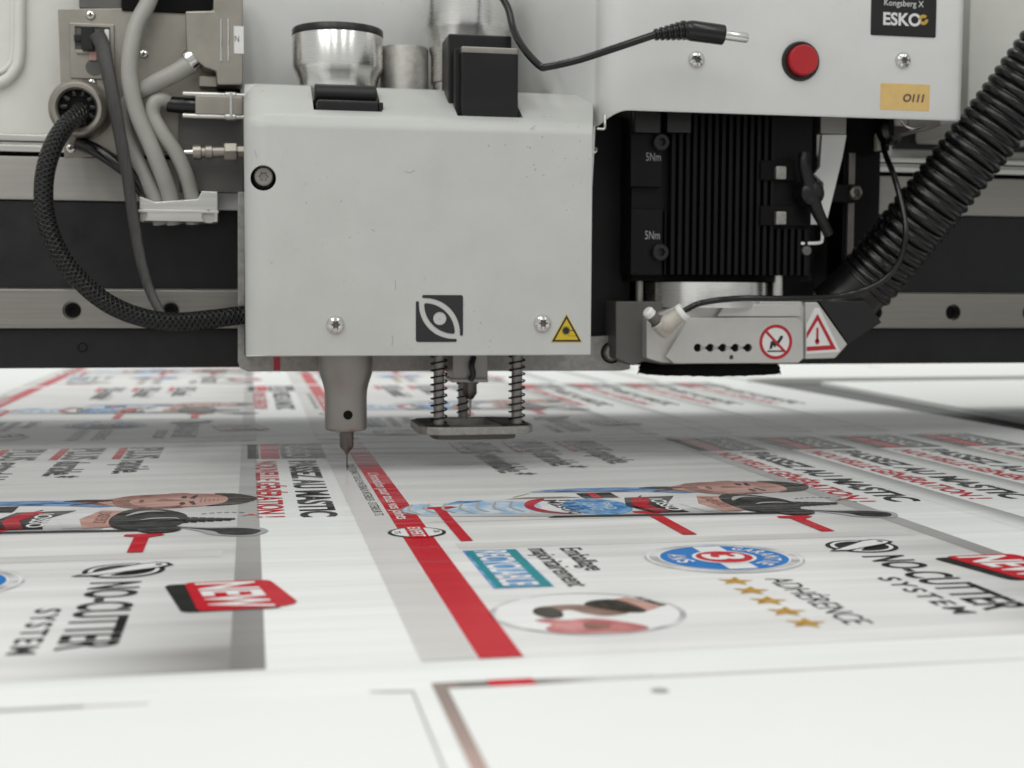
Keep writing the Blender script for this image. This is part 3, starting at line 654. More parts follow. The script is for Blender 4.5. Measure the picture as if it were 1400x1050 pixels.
# ------------------------------------------------------------------ tool carriage (upper housing and back plate)
car = thing('tool_carriage', 'large pale grey machine housing with red push button and name plate', 'machine housing', (250, 800, 54))
def plan_wall(name, plan, z0, z1, m, parent, bottom=True):
    """wall standing on a plan curve (x, y), closed towards the back"""
    n = len(plan); vs = [(a, b, z0 if not callable(z0) else z0(a)) for a, b in plan] + [(a, b, z1) for a, b in plan]
    fs = [(i, i + 1, n + i + 1, n + i) for i in range(n - 1)]
    return vs, fs
HY = 745
hx0 = X(822, HY); hx1 = X(1312, HY); hxb = X(690, 846)
plan = [(X(300, 846), 846), (hxb - 8, 846)]
for k in range(9):
    t = math.radians(90 * k / 8); plan.append((hxb - 8 + 8 * math.sin(t) * 0.8, 846 - 8 * (1 - math.cos(t))))
R_ = 15
for k in range(11):
    t = math.radians(88 * k / 10); plan.append((hx0 + R_ - R_ * math.cos(t), HY + R_ - R_ * math.sin(t)))
for k in range(9):
    t = math.radians(90 * k / 8); plan.append((hx1 - 6 + 6 * math.sin(t), HY + 6 - 6 * math.cos(t)))
plan.append((hx1 + 2, 860))
zb = Z(155, HY, 1000)
def hz(x):                       # lower edge: hangs lower behind the cover, sweeps up to the right of it
    if x < hx0 - 2: return 150.0
    d = (x - hx0) / 16.0
    return zb - 7.5 * (1 - min(1, max(0, d))) ** 2.2
dense = []
for (a, b), (c, d) in zip(plan, plan[1:]):
    k = max(1, int(math.hypot(c - a, d - b) / 3))
    dense += [(a + (c - a) * i / k, b + (d - b) * i / k) for i in range(k)]
dense.append(plan[-1])
n = len(dense)
inner = []
for i, (a, b) in enumerate(dense):
    p0 = dense[max(0, i - 1)]; p1 = dense[min(n - 1, i + 1)]; t = Vector((p1[0] - p0[0], p1[1] - p0[1])).normalized(); inner.append((a - t.y * 2.2, b + t.x * 2.2))
box('carriage_shade_base', X(345, 812), X(1100, 812), 812.5, 867, 60, 76, 'matte_black', car, 0.5)  # unseen underside, added to darken the sheet below
vs = [(a, b, hz(a) + 1.2) for a, b in dense] + [(a, b, 330) for a, b in dense] + [((a + c) / 2, (b + d) / 2, hz(a)) for (a, b), (c, d) in zip(dense, inner)] + [(c, d, hz(a) + 0.8) for (a, b), (c, d) in zip(dense, inner)] + [(c, d, 330) for c, d in inner]
fs = []
for i in range(n - 1): fs += [(i, i + 1, n + i + 1, n + i), (2 * n + i, 2 * n + i + 1, i + 1, i), (3 * n + i, 3 * n + i + 1, 2 * n + i + 1, 2 * n + i), (4 * n + i, 4 * n + i + 1, 3 * n + i + 1, 3 * n + i)]
link('housing', mesh('housing', vs, fs), 'housing_paint', car, 50)
box('housing_lining', hx0 + 6, hx1 - 6, HY + 20, 856, zb + 14, zb + 18, 'matte_black', car, 0)
# back plate of the carriage
pprism('back_plate', [(325, 262), (336, 262), (336, 485), (848, 458), (862, 462), (862, 505), (850, 507), (338, 508), (328, 503), (325, 494)], 800, 812, 'galvanised', car, 0.8)
pbox('laser_light_strip', 374, 488, 383, 506.5, 799.6, 799.9, 'laser_light_red', car, 0)  # laser light falling on the plate, painted as a red strip
screw('plate_bolt', 836, 482, 800, 5.2, car, 'satin_steel')
lathe('bolt_recess', [(5.4, 0.3), (6.6, 0.3), (6.8, 0.0)], P(836, 482, 800), (0, -1, 0), 'matte_black', car, 28)
pbox('shadow_wall', 336, 150, 345, 487, 790, 812, 'matte_black', car, 0)
pbox('dark_wall', 800, 150, 1118, 462, 842, 850, 'black_paint', car, 0.4)
pbox('dark_wall', 806, 160, 864, 470, 806, 842, 'black_paint', car, 0.4)
screw('side_screw', 812, 205, 790, 2.6, car)
tube('wire_hook', [P(816, 176, 742), P(826, 176, 742), P(827, 168, 742), P(827, 158, 744)], 0.7, 'aluminium', car, 8, 6)
lathe('guide_cylinder', [(0, 0), (14.3, 0), (14.3, -0.1), (14.3, 70), (13.6, 71), (0, 71)], (X(553, 815), 815, Z(72, 815) - 71), (0, 0, 1), 'galvanised', car, 40)
# button
bc = P(1094, 84, HY)
btn = lathe('button', [(0, 6.6), (8.0, 6.5), (8.7, 5.6), (8.9, 1.0), (8.9, -1)], bc, (0, -1, 0), 'button_red', car, 40)
lathe('bezel', [(9.2, 1.0), (9.4, 2.6), (10.6, 2.6), (11.2, 1.6), (11.4, 0), (11.4, -0.5)], bc, (0, -1, 0), 'black_plastic', btn, 40)
screw('housing_screw', 952, 82, HY, 4.9, car); screw('housing_screw', 1234, 83, HY, 4.9, car)
# name plate
a = at(1190, 48, HY); b = at(1279, 48, HY)
npl = box('name_plate', a[0], b[0], HY - 1.0, HY + 1, a[1], a[1] + 62, 'black_plastic', car, 0.8)
zz = lambda py: Z(py, HY, 1234)
letters_up('plate_lettering', 'ESKO', X(1199, HY - 1.1), zz(35), HY - 1.12, X(1250, HY) - X(1199, HY), zz(19) - zz(35), 'silver_ink', npl, 0.03)
letters_up('plate_lettering', 'Kongsberg X', X(1200, HY - 1.1), zz(9), HY - 1.12, X(1253, HY) - X(1200, HY), zz(1) - zz(9), 'silver_ink', npl)
cx_, cz_ = at(1262.5, 27, HY - 1.15)
for a0 in (0.75, 0.75 + math.pi):
    vs_, fs_ = ring_pts(cx_, cz_, 1.1, 3.0, 16, a0, a0 + 2.5)
    link('plate_emblem', mesh('plate_emblem', [(p_[0], HY - 1.15, p_[1]) for p_ in vs_], fs_), 'gold_foil', npl)
a = at(1203, 150, HY); b = at(1271, 116, HY)
stk = box('paper_label', a[0], b[0], HY - 0.25, HY + 0.2, a[1], b[1], 'sticker_orange', car, 0.1, 1)
letters_up('label_lettering', 'O111', X(1227, HY), Z(139, HY, 1240), HY - 0.35, X(1255, HY) - X(1227, HY), Z(129, HY, 1240) - Z(139, HY, 1240), 'ink_brown', stk, 0.035, 0.9, 0.2)
# parts hanging below the right end of the housing
pprism('end_bracket', [(1242, 158), (1310, 158), (1300, 166), (1270, 178), (1244, 180)], 770, 840, 'dull_aluminium', car, 0.4)
tube('hook_spring', [P(1232, 166, 765), P(1240, 173, 762), P(1252, 176, 762), P(1264, 171, 765)], 0.9, 'chrome', car, 8, 6)
lathe('latch_pin', [(0, 0), (3.6, 0), (4.2, 1), (4.2, 14), (3.2, 15), (0, 15)], P(1232, 172, 775), (0, 0, 1), 'grey_plastic', car, 20)

# ------------------------------------------------------------------ tool head cover
hd = thing('cutting_unit', 'boxy light grey tool head cover with black eye emblem and laser warning triangle', 'tool head', (93, 765, 66))
CY = 730
xl, xr = X(335, CY), X(808.5, CY); z0 = Z(486.5, CY, 575); zf = Z(166, CY, 575)
bm = bmesh.new()
prof = [(CY, z0), (CY, zf), (CY + 46, zf + 23.5), (CY + 66, zf + 27), (CY + 66, z0)]
f = [bm.verts.new((xl, y, z)) for y, z in prof]; h = [bm.verts.new((xr + dx_, y, z)) for (y, z), dx_ in zip(prof, (0, 0, 12, 17, 3))]
bm.faces.new(f[::-1]); bm.faces.new(h)
for i in range(5): bm.faces.new((f[i], f[(i + 1) % 5], h[(i + 1) % 5], h[i]))
bm.edges.ensure_lookup_table()
def find(a, b): return [e for e in bm.edges if {e.verts[0], e.verts[1]} == {a, b}]
wl = bm.edges.layers.float.new('bevel_weight_edge')
for e in bm.edges: e[wl] = 0.05
for e in find(f[0], f[1]): e[wl] = 1.0
for e in find(f[1], f[2]) + find(f[2], f[3]): e[wl] = 0.85
for e in find(f[1], h[1]): e[wl] = 0.42
for e in find(f[0], h[0]): e[wl] = 0.06
cover = link('cover', bm_mesh('cover', bm), 'cover_paint', hd)
md = cover.modifiers.new('bv', 'BEVEL'); md.limit_method = 'WEIGHT'; md.width = 13 * S; md.segments = 8; md.use_clamp_overlap = False
cs = []
for (pa, pb, yb_) in ((430, 523, 158), (624, 713, 161)):
    xa, xb = X(pa, 742), X(pb, 742); zz_ = Z(yb_ - 1, 738)
    cs.append(cutter(box_bm(xa, xb, 738, 830, zz_, zz_ + 80)))
rc = P(360, 243, CY)
cs.append(cyl_cutter((rc[0], CY, rc[2]), (0, -1, 0), 6.7, -22, 14))
boolean(cover, cs, 32)
rb = lathe('recessed_bolt', [(0, -0.6), (2.0, -0.6), (2.3, 1.6), (4.4, 1.6), (5.0, 1.0), (5.0, -8)], (rc[0] + 0.2, CY + 7, rc[2] + 1.1), (0, -1, 0), 'satin_steel', hd, 36, 30, mod=lambda i, t: (1 + 0.16 * math.cos(6 * t)) if i in (1, 2) else 1)
lathe('bolt_washer', [(5.1, 0.2), (6.6, 0.2)], (rc[0], CY + 11, rc[2]), (0, -1, 0), 'matte_black', hd, 36)
screw('cover_screw', 458.5, 444, CY, 4.9, hd); screw('cover_screw', 741.5, 442, CY, 4.9, hd)
# eye emblem: two black corner wedges, a black almond, and the pale disc in it
lx0, lz0 = at(568.5, 467.5, CY); lx1, lz1 = at(633, 403.5, CY); LW = lx1 - lx0; LH = lz1 - lz0
LYE = CY - 0.18
def E_(u, v): return (lx0 + u * LW, lz0 + v * LH)
def arc(c, r, a0, a1, k=16): return [(c[0] + r * math.cos(math.radians(a0 + (a1 - a0) * i / k)), c[1] + r * math.sin(math.radians(a0 + (a1 - a0) * i / k))) for i in range(k + 1)]
def emb(name, pts): 
    bm_ = bmesh.new(); fc = bm_.faces.new([bm_.verts.new((E_(*q_)[0], LYE, E_(*q_)[1])) for q_ in pts]); bm_.normal_update(); bmesh.ops.triangulate(bm_, faces=[fc])
    me_ = bpy.data.meshes.new(name); bmesh.ops.scale(bm_, vec=(S, S, S), verts=bm_.verts); bm_.to_mesh(me_); bm_.free()
    o_ = link(name, me_, 'logo_black', hd); md_ = o_.modifiers.new('s', 'SOLIDIFY'); md_.thickness = 0.22 * S; md_.offset = 0; return o_
emb('eye_emblem', arc((0.165, 0.967), 0.033, 90, 250, 6) + arc((0.20, 0.20), 0.735, 90, 4, 22) + arc((0.968, 0.165), 0.033, 200, 360, 6) + arc((0.95, 0.95), 0.05, 0, 90, 6))
emb('eye_emblem', arc((0.835, 0.033), 0.033, 270, 430, 6) + arc((0.80, 0.80), 0.735, 270, 184, 22) + arc((0.033, 0.835), 0.033, 20, 180, 6) + arc((0.05, 0.05), 0.05, 180, 270, 6))
alm_o = arc((0.19, 0.19), 0.635, 88, 2, 22) + arc((0.785, 0.215), 0.04, 350, 280, 4) + arc((0.81, 0.81), 0.635, 268, 182, 22) + arc((0.215, 0.785), 0.04, 170, 100, 4)
# almond with a round hole, so that the paint of the cover is the pupil
bm_ = bmesh.new(); nv = len(alm_o)
ov = [bm_.verts.new((E_(*q_)[0], LYE, E_(*q_)[1])) for q_ in alm_o]
cen = (0.505, 0.50); iv = []
for q_ in alm_o:
    d = Vector((q_[0] - cen[0], q_[1] - cen[1])).normalized() * 0.14; e_ = E_(cen[0] + d.x, cen[1] + d.y); iv.append(bm_.verts.new((e_[0], LYE, e_[1])))
for i in range(nv): bm_.faces.new((ov[i], ov[(i + 1) % nv], iv[(i + 1) % nv], iv[i]))
o_ = link('eye_emblem', bm_mesh('eye_emblem', bm_), 'logo_black', hd); md_ = o_.modifiers.new('s', 'SOLIDIFY'); md_.thickness = 0.22 * S; md_.offset = 0
# laser warning triangle
def tri(px0, py0, px1, py1, y): 
    A = at(px0, py1, y); B = at(px1, py1, y); C = at((px0 + px1) / 2, py0, y); return [A, B, C]
def shrink(t, k): 
    c = (sum(p_[0] for p_ in t) / 3, sum(p_[1] for p_ in t) / 3); return [(c[0] + (p_[0] - c[0]) * k, c[1] + (p_[1] - c[1]) * k) for p_ in t]
t0 = tri(753, 429, 796, 468, CY - 0.1)
ws = prism('warning_triangle', t0, CY - 0.2, CY + 0.05, 'sticker_yellow', hd, 0)
def tri_ring(name, t, k0, k1, y, m, parent):
    a_, b_ = shrink(t, k0), shrink(t, k1); return link(name, mesh(name, [(p_[0], y, p_[1]) for p_ in a_ + b_], [(i, (i + 1) % 3, 3 + (i + 1) % 3, 3 + i) for i in range(3)]), m, parent)
tri_ring('triangle_border', t0, 0.93, 0.74, CY - 0.28, 'sticker_black', ws)
c_ = at(774, 452, CY - 0.3)
burst = []
for k in range(32): 
    r_ = (2.9, 1.6)[k % 2]; burst.append((c_[0] + r_ * math.cos(k * math.pi / 16), c_[1] + r_ * math.sin(k * math.pi / 16)))
flat_up('laser_symbol', burst, CY - 0.28, 'sticker_black', ws)
flat_up('laser_symbol', [(c_[0], c_[1] - 0.2), (c_[0] + 5.4, c_[1] - 0.2), (c_[0] + 5.4, c_[1] + 0.2), (c_[0], c_[1] + 0.2)], CY - 0.30, 'sticker_black', ws)
for i in range(3): flat_up('laser_symbol', [(c_[0] + 1.5 + i * 1.6, c_[1] - 3.0), (c_[0] + 2.4 + i * 1.6, c_[1] - 3.1), (c_[0] + 2.4 + i * 1.6, c_[1] - 2.8), (c_[0] + 1.5 + i * 1.6, c_[1] - 2.7)], CY - 0.28, 'sticker_black', ws)
# scuffs on the paint
for pts in ([(540, 382), (541, 392), (540, 396)], [(536, 458), (537, 466), (536, 472)], [(553, 234), (560, 236), (567, 233)], [(348, 205), (351, 215)], [(508, 313), (512, 316)], [(725, 176), (733, 172)]):
    tube('scuff', [(P(a_, b_, CY - 0.02)) for a_, b_ in pts], 0.13, 'table_frame', hd, 6, 4)
# clamp levers
lv = pbox('clamp_lever', 631, 70, 709, 163, 742, 754, 'lever_black', hd, 1.0)
pbox('lever_step', 613, 49, 700, 163, 757, 784, 'lever_black', lv, 1.2)
pbox('lever_edge', 631, 66, 709, 71.5, 741.6, 755, 'satin_steel', lv, 0.6)
pbox('lever_side', 622, 66, 633, 163, 748, 758, 'lever_black', lv, 0.5)
lv2 = pbox('clamp_lever', 433, 138, 518, 160, 742, 756, 'lever_black', hd, 1.6)
ra = P(430, 127, 762); rb_ = P(514, 127, 762)
lathe('lever_roll', [(0, 0), (5.5, 0), (6.0, 0.6), (6.0, rb_[0] - ra[0] - 0.6), (5.5, rb_[0] - ra[0]), (0, rb_[0] - ra[0])], (ra[0], 762, ra[2] - 1), (1, 0, 0), 'lever_black', lv2, 28)
pbox('lever_step', 431, 117, 513, 140, 764, 776, 'lever_black', lv2, 1.5)
pbox('lever_side', 518, 140, 524, 160, 744, 760, 'black_plastic', lv2, 0.5)
pbox('slot_shadow', 428, 140, 526, 166, 770, 772, 'matte_black', hd, 0)

# ------------------------------------------------------------------ tool inserts: needle tool and knife tool
nt_ = thing('needle_tool', 'brushed metal tool insert with black cap and thin needle touching the sheet', 'tool', (52.6, 760, 0), 'tool inserts in the head')
KY = 808
kx = X(463, KY); rk = (X(524.5, KY) - X(401.5, KY)) / 2
kz = lambda py: Z(py, KY - rk, 463)
lathe('knob', [(rk * 0.86, kz(170)), (rk * 0.86, kz(112)), (rk * 0.87, kz(104)), (rk * 0.92, kz(95)), (rk * 0.985, kz(87)), (rk, kz(82)), (rk, kz(41)), (rk * 0.99, kz(40))], (kx, KY, 0), (0, 0, 1), 'turned_steel', nt_, 72, 40)
lathe('cap', [(rk * 0.985, kz(40)), (rk * 1.0, kz(39)), (rk * 1.0, kz(31)), (rk * 0.975, kz(29)), (0, kz(29))], (kx, KY, 0), (0, 0, 1), 'black_plastic', nt_, 72, 40)
NX, NY = 52.6, 760
bz = lambda py: Z(py, NY - 13, 473)
lathe('barrel', [(0, bz(470)), (15.0, bz(470)), (15.0, bz(505)), (14.6, bz(513)), (12.8, bz(526)), (11.9, bz(536)), (11.7, bz(545)), (11.7, bz(586)), (11.2, bz(590)), (10.6, bz(591)), (0, bz(591))], (NX, NY, 0), (0, 0, 1), 'tool_steel', nt_, 56, 40)
lathe('chuck', [(0, Z(585, NY)), (3.9, Z(585, NY)), (3.9, Z(606, NY)), (3.2, Z(609, NY)), (1.5, Z(613, NY)), (0.7, Z(617, NY)), (0, Z(617, NY))], (NX + 0.4, NY, 0), (0, 0, 1), 'dark_steel', nt_, 28, 35)
lathe('needle', [(0, Z(614, NY)), (0.5, Z(614, NY)), (0.42, Z(636, NY)), (0.05, 0.25)], (NX + 0.5, NY, 0), (0, 0, 1), 'dark_steel', nt_, 12)
sc_ = P(473, 567.5, NY - 11.7)
lathe('set_screw', [(0, 0.15), (1.5, 0.15), (1.6, 0.5), (2.1, 0.5), (2.5, 0.3), (2.7, -0.8)], (NX + 0.3, NY - 11.7, sc_[2]), (0, -1, 0), 'matte_black', nt_, 24)

kt = thing('knife_tool', 'oscillating knife insert with spring loaded rods and dark oval presser foot', 'tool', (118, 785, 22), 'tool inserts in the head')
KX = X(636, KY + 2); r2 = (X(693, KY) - X(578, KY)) / 2 * 1.02
lathe('knob', [(r2 * 0.76, kz(175)), (r2 * 0.76, kz(100)), (r2 * 0.80, kz(99)), (r2 * 0.80, kz(62)), (r2 * 0.86, kz(44)), (r2 * 0.95, kz(25)), (r2 * 1.0, kz(20)), (r2 * 1.0, kz(-60)), (0, kz(-60))], (KX, KY + 2, 0), (0, 0, 1), 'turned_steel', kt, 72, 40)
# foot plate with a slot
FZ = 24.5
fcx, fcy, fhw, fhd = X(644, 785), 786, 33.5, 32
def chamf(hw, hd_, c): return [(fcx - hw + c, fcy - hd_), (fcx + hw - c, fcy - hd_), (fcx + hw - c * 0.3, fcy - hd_ + c * 0.25), (fcx + hw, fcy - hd_ + c), (fcx + hw, fcy + hd_ - c), (fcx + hw - c, fcy + hd_), (fcx - hw + c, fcy + hd_), (fcx - hw, fcy + hd_ - c), (fcx - hw, fcy - hd_ + c), (fcx - hw + c * 0.3, fcy - hd_ + c * 0.25)]
foot = slab('presser_foot', chamf(fhw, fhd, 13), FZ - 4.6, FZ, 'galvanised', kt, 0.7)
boolean(foot, [cutter(box_bm(fcx - 15, fcx + 12, fcy - 18, fcy + 22, FZ - 20, FZ + 20))])
f2 = slab('foot_sole', chamf(fhw - 9, fhd - 9, 9), FZ - 8.2, FZ - 4.65, 'cast_dark', kt, 0.5)
boolean(f2, [cutter(box_bm(fcx - 14, fcx + 11, fcy - 17, fcy + 21, FZ - 20, FZ + 20))])
slab('foot_top', [(fcx - 30, fcy - 24), (fcx - 16, fcy - 28), (fcx - 16, fcy + 27), (fcx - 30, fcy + 22)], FZ + 0.05, FZ + 0.5, 'anodised_black', kt, 0.15)
slab('foot_top', [(fcx + 14, fcy - 28), (fcx + 30, fcy - 24), (fcx + 30, fcy + 22), (fcx + 14, fcy + 27)], FZ + 0.05, FZ + 0.5, 'anodised_black', kt, 0.15)
def rod(px, y, r, z_top, coils, sr):
    x = X(px, y, 540)
    rd = lathe('rod', [(0, FZ - 1), (r, FZ - 1), (r, z_top), (0, z_top)], (x, y, 0), (0, 0, 1), 'tool_steel', kt, 24)
    if coils:
        n_ = coils * 16; pts = [(x + sr * math.cos(2 * math.pi * i / 16), y + sr * math.sin(2 * math.pi * i / 16), FZ + 1.2 + (z_top - FZ - 1.2) * i / n_) for i in range(n_ + 1)]
        tube('spring', pts, 0.45, 'matte_black', kt, 6, raw=True)
    return x
rod(600, 768, 3.1, 74, 12, 4.6); rod(706.5, 768, 3.1, 74, 12, 4.6); rod(633, 812, 3.0, 70, 10, 3.6)
hxk = X(640, 785, 520)
box('blade_holder', X(616, 782, 500), X(664, 782, 500), 774, 800, Z(518, 782), 80, 'tool_steel', kt, 0.8)
box('holder_lip', X(615, 780, 500), X(664.5, 780, 500), 772, 802, Z(521, 782), Z(516, 782), 'satin_steel', kt, 0.5)
lathe('chuck', [(0, Z(519, 785)), (5.4, Z(519, 785)), (5.2, Z(524, 785)), (4.2, Z(524, 785)), (4.2, Z(537, 785)), (2.0, Z(545, 785)), (0, Z(545, 785))], (hxk + 1.0, 785, 0), (0, 0, 1), 'dark_steel', kt, 20)
prism('blade', [(hxk + 0.2, Z(540, 785)), (hxk + 2.4, Z(540, 785)), (hxk + 1.8, Z(560, 785)), (hxk + 1.0, Z(585, 785)), (hxk + 0.6, Z(560, 785))], 784.7, 785.3, 'satin_steel', kt, 0)
tube('holder_wire', [P(648, 488, 772), P(645, 500, 770), P(647, 512, 770), P(643, 520, 771)], 1.7, 'black_plastic', kt, 10)

# ------------------------------------------------------------------ milling spindle
sp = thing('milling_spindle', 'black finned spindle motor block hanging under the grey housing', 'spindle motor', (285, 800, 100))
MY = 782
pbox('body', 862, 150, 1112, 376, MY, 840, 'anodised_black', sp, 1.0)
pbox('mount_pad', 862, 150, 906, 255, MY - 6, MY, 'anodised_black', sp, 0.8)
pbox('mount_pad', 862, 287, 906, 376, MY - 6, MY, 'anodised_black', sp, 0.8)
pbox('mount_pad', 908, 287, 912, 376, MY - 3, MY, 'anodised_black', sp, 0.4)
x_a = X(914, MY); x_b = X(1048, MY); nf = 15
fin_me = None
for i in range(nf + 5):
    xx = x_a + (x_b - x_a) * i / (nf - 1)
    top = Z(150, MY); bot = Z(374, MY)
    if i < nf:
        if fin_me is None:
            fin_me = box('cooling_fin', -1.25, 1.25, MY - 7, MY - 0.05, bot, top, 'anodised_black', None, 0.45); fin_me.parent = sp; fin_me.matrix_parent_inverse = Matrix.Translation(-WLOC[sp.name]); fin_me.location = (xx * S, 0, 0); c = fin_me
        else:
            c = fin_me.copy(); COL.objects.link(c); c.location = (xx * S, 0, 0)
    else:
        c = box('cooling_fin', xx - 1.25, xx + 1.25, MY - 7, MY - 0.05, bot, Z(308, MY), 'anodised_black', sp, 0.45)
pbox('clamp_bar', 1046, 150, 1112, 308, MY - 3, MY - 0.1, 'anodised_black', sp, 0.6)
for py in (228, 290):
    pbox('clamp_slot', 1040, py - 8, 1086, py + 18, MY - 9, MY - 3, 'matte_black', sp, 0.5)
    pbox('clamp_screw', 1061, py - 1, 1076, py + 17, MY - 12, MY - 4, 'galvanised', sp, 1.0)
for (a_, b_) in ((868, 904), (912, 946)):
    pbox('cable_lug', a_, 150, b_, 181, MY - 14, MY - 6, 'black_plastic', sp, 1.2)
for (px_, py_) in ((902, 195), (901, 345)):
    c = P(px_, py_, MY - 6)
    lathe('socket_bolt', [(0, 1.0), (2.3, 1.0), (2.4, 4.2), (4.4, 4.2), (5.0, 3.6), (5.0, 0)], c, (0, -1, 0), 'black_plastic', sp, 30, 30, mod=lambda i, t: (1 + 0.07 * math.cos(6 * t)) if i in (1, 2) else 1)
for py_ in (220, 327):
    letters_up('torque_lettering', '5Nm', X(881, MY - 6.1), Z(py_, MY - 6.1, 890), MY - 6.12, X(901, MY) - X(881, MY), 4.8, 'grey_ink', sp)
# wing knob, bracket and pins right of the fins
pbox('bracket_top', 1122, 150, 1158, 182, 790, 800, 'dull_aluminium', sp, 0.6)
pprism('white_bracket', [(1124, 184), (1158, 184), (1152, 216), (1131, 302), (1128, 307), (1098, 307), (1107, 284), (1126, 264), (1126, 250), (1113, 238), (1121, 228)], 792, 796, 'white_paint', sp, 0.5)
wk = P(1108, 265, 770)
kn = lathe('wing_knob', [(0, 6), (5.2, 5.6), (7.2, 4), (7.6, 1.5), (7.4, -8), (0, -8)], wk, (0, -1, 0), 'lever_black', sp, 32)
tube('wing', [P(1108, 262, 768), P(1102, 240, 768), P(1098, 222, 768), P(1099, 210, 769)], 3.4, 'lever_black', kn, 14, 6, rf=lambda t, l: 4.2 - 1.6 * t + 1.2 * max(0, t - 0.7))
tube('wing', [P(1110, 268, 768), P(1118, 290, 768), P(1126, 306, 768), P(1133, 321, 769)], 3.4, 'lever_black', kn, 14, 6, rf=lambda t, l: 4.2 - 1.4 * t + 1.0 * max(0, t - 0.75))
tube('wire_bracket', [P(1093, 333, 776), P(1120, 332, 776), P(1124, 327, 776), P(1124, 316, 778)], 1.0, 'white_paint', sp, 8, 5)
lathe('pin', [(0, 0), (2.8, 0), (2.8, 6), (0, 6.4)], P(1098, 343, 780), (0, -1, 0), 'cast_dark', sp, 20)
pbox('lower_flange', 864, 374, 1110, 384, MY + 2, 838, 'matte_black', sp, 0.5)
ck = X(958, 808); rck = (X(1045, 780) - X(872, 780)) / 2 * 1.0
lathe('collar', [(rck, Z(384, 770)), (rck, Z(420, 770)), (0, Z(420, 770))], (ck, 782 + rck * 0.55, 0), (0, 0, 1), 'turned_steel', sp, 64)
lathe('guide_post', [(0, Z(374, 784)), (3.3, Z(374, 784)), (3.3, Z(412, 784)), (0, Z(412, 784))], (X(1063, 784), 784, 0), (0, 0, 1), 'aluminium', sp, 24)
lathe('guide_post', [(0, Z(374, 790)), (2.4, Z(374, 790)), (2.4, Z(412, 790)), (0, Z(412, 790))], (X(874, 790), 790, 0), (0, 0, 1), 'satin_steel', sp, 24)
# slide column to the right of the motor
co = thing('slide_column', 'black vertical slide column with thin aluminium strip beside the corrugated hose', 'slide column', (385, 830, 105))
pbox('column', 1150, 150, 1206, 392, 826, 850, 'black_paint', co, 1.0)
pbox('metal_strip', 1158, 206, 1170, 362, 822, 825.9, 'dull_aluminium', co, 0.5)
pbox('top_block', 1158, 150, 1218, 205, 806, 826, 'matte_black', co, 1.0)
pbox('arm', 1120, 252, 1172, 276, 812, 821, 'black_paint', co, 1.0)
screw('arm_bolt', 1168.5, 263, 812, 5.0, co, 'satin_steel')
lathe('knob', [(0, 8), (7, 7.5), (9.5, 5), (10, 2), (9.5, 0), (0, 0)], P(1212, 178, 798), (0.4, -1, 0), 'rubber', co, 30)
pbox('white_tab', 1199, 182, 1206, 206, 800, 805, 'ivory_plastic', co, 0.8)
pbox('red_tab', 1158, 151, 1200, 160, 802, 805.9, 'ink_brown', co, 0.4)

# ------------------------------------------------------------------ vacuum shoe
vs_ = thing('vacuum_shoe', 'silver cast dust extraction shoe with black brush and warning stickers', 'vacuum shoe', (285, 800, 56))
VY = 768
pprism('rear_casting', [(842, 412), (1100, 412), (1100, 492), (1070, 498), (905, 498), (880, 494), (866, 500), (842, 490)], VY + 14, VY + 98, 'cast_dark', vs_, 0.8)  # hidden depth stretched back to the gantry to block light from the sheet
pprism('side_casting', [(884, 436), (940, 412), (1096, 412), (1100, 420), (1100, 490), (1090, 496), (905, 496), (884, 490)], VY + 5, VY + 30, 'cast_silver', vs_, 0.8)
pprism('top_ledge', [(980, 433), (991, 416), (1094, 416), (1096, 433)], VY + 1, VY + 20, 'cast_silver', vs_, 0.8)
blk = pprism('front_block', [(942, 434), (1090, 434), (1098, 440), (1099, 490), (1092, 496.5), (922, 497.5), (910, 488)], VY, VY + 22, 'cast_silver', vs_, 0.9)
cuts = []
for i in range(5): cuts.append(cyl_cutter(P(954 + i * 17.2, 475.5, VY), (0, -1, 0), 2.5, -6, 3, 20))
a_ = P(954, 478, VY); b_ = P(1023, 473.5, VY); cuts.append(cutter(box_bm(a_[0], b_[0], VY - 3, VY + 2.0, a_[2], b_[2])))
cuts.append(cyl_cutter(P(1000, 488.5, VY), (0, -1, 0), 1.4, -5, 3, 16))
boolean(blk, cuts)
for i in range(5): lathe('vent_hole', [(0, -3.0), (2.48, -3.0)], P(954 + i * 17.2, 475.5, VY), (0, -1, 0), 'matte_black', vs_, 18)
pprism('right_wing', [(1101, 413), (1118, 413), (1159, 471), (1142, 490), (1101, 491)], VY + 3, VY + 26, 'cast_silver', vs_, 0.8)
pprism('nozzle_plate', [(1119, 411), (1184, 411), (1206, 441), (1160, 470)], VY + 6, VY + 40, 'black_plastic', vs_, 0.8)
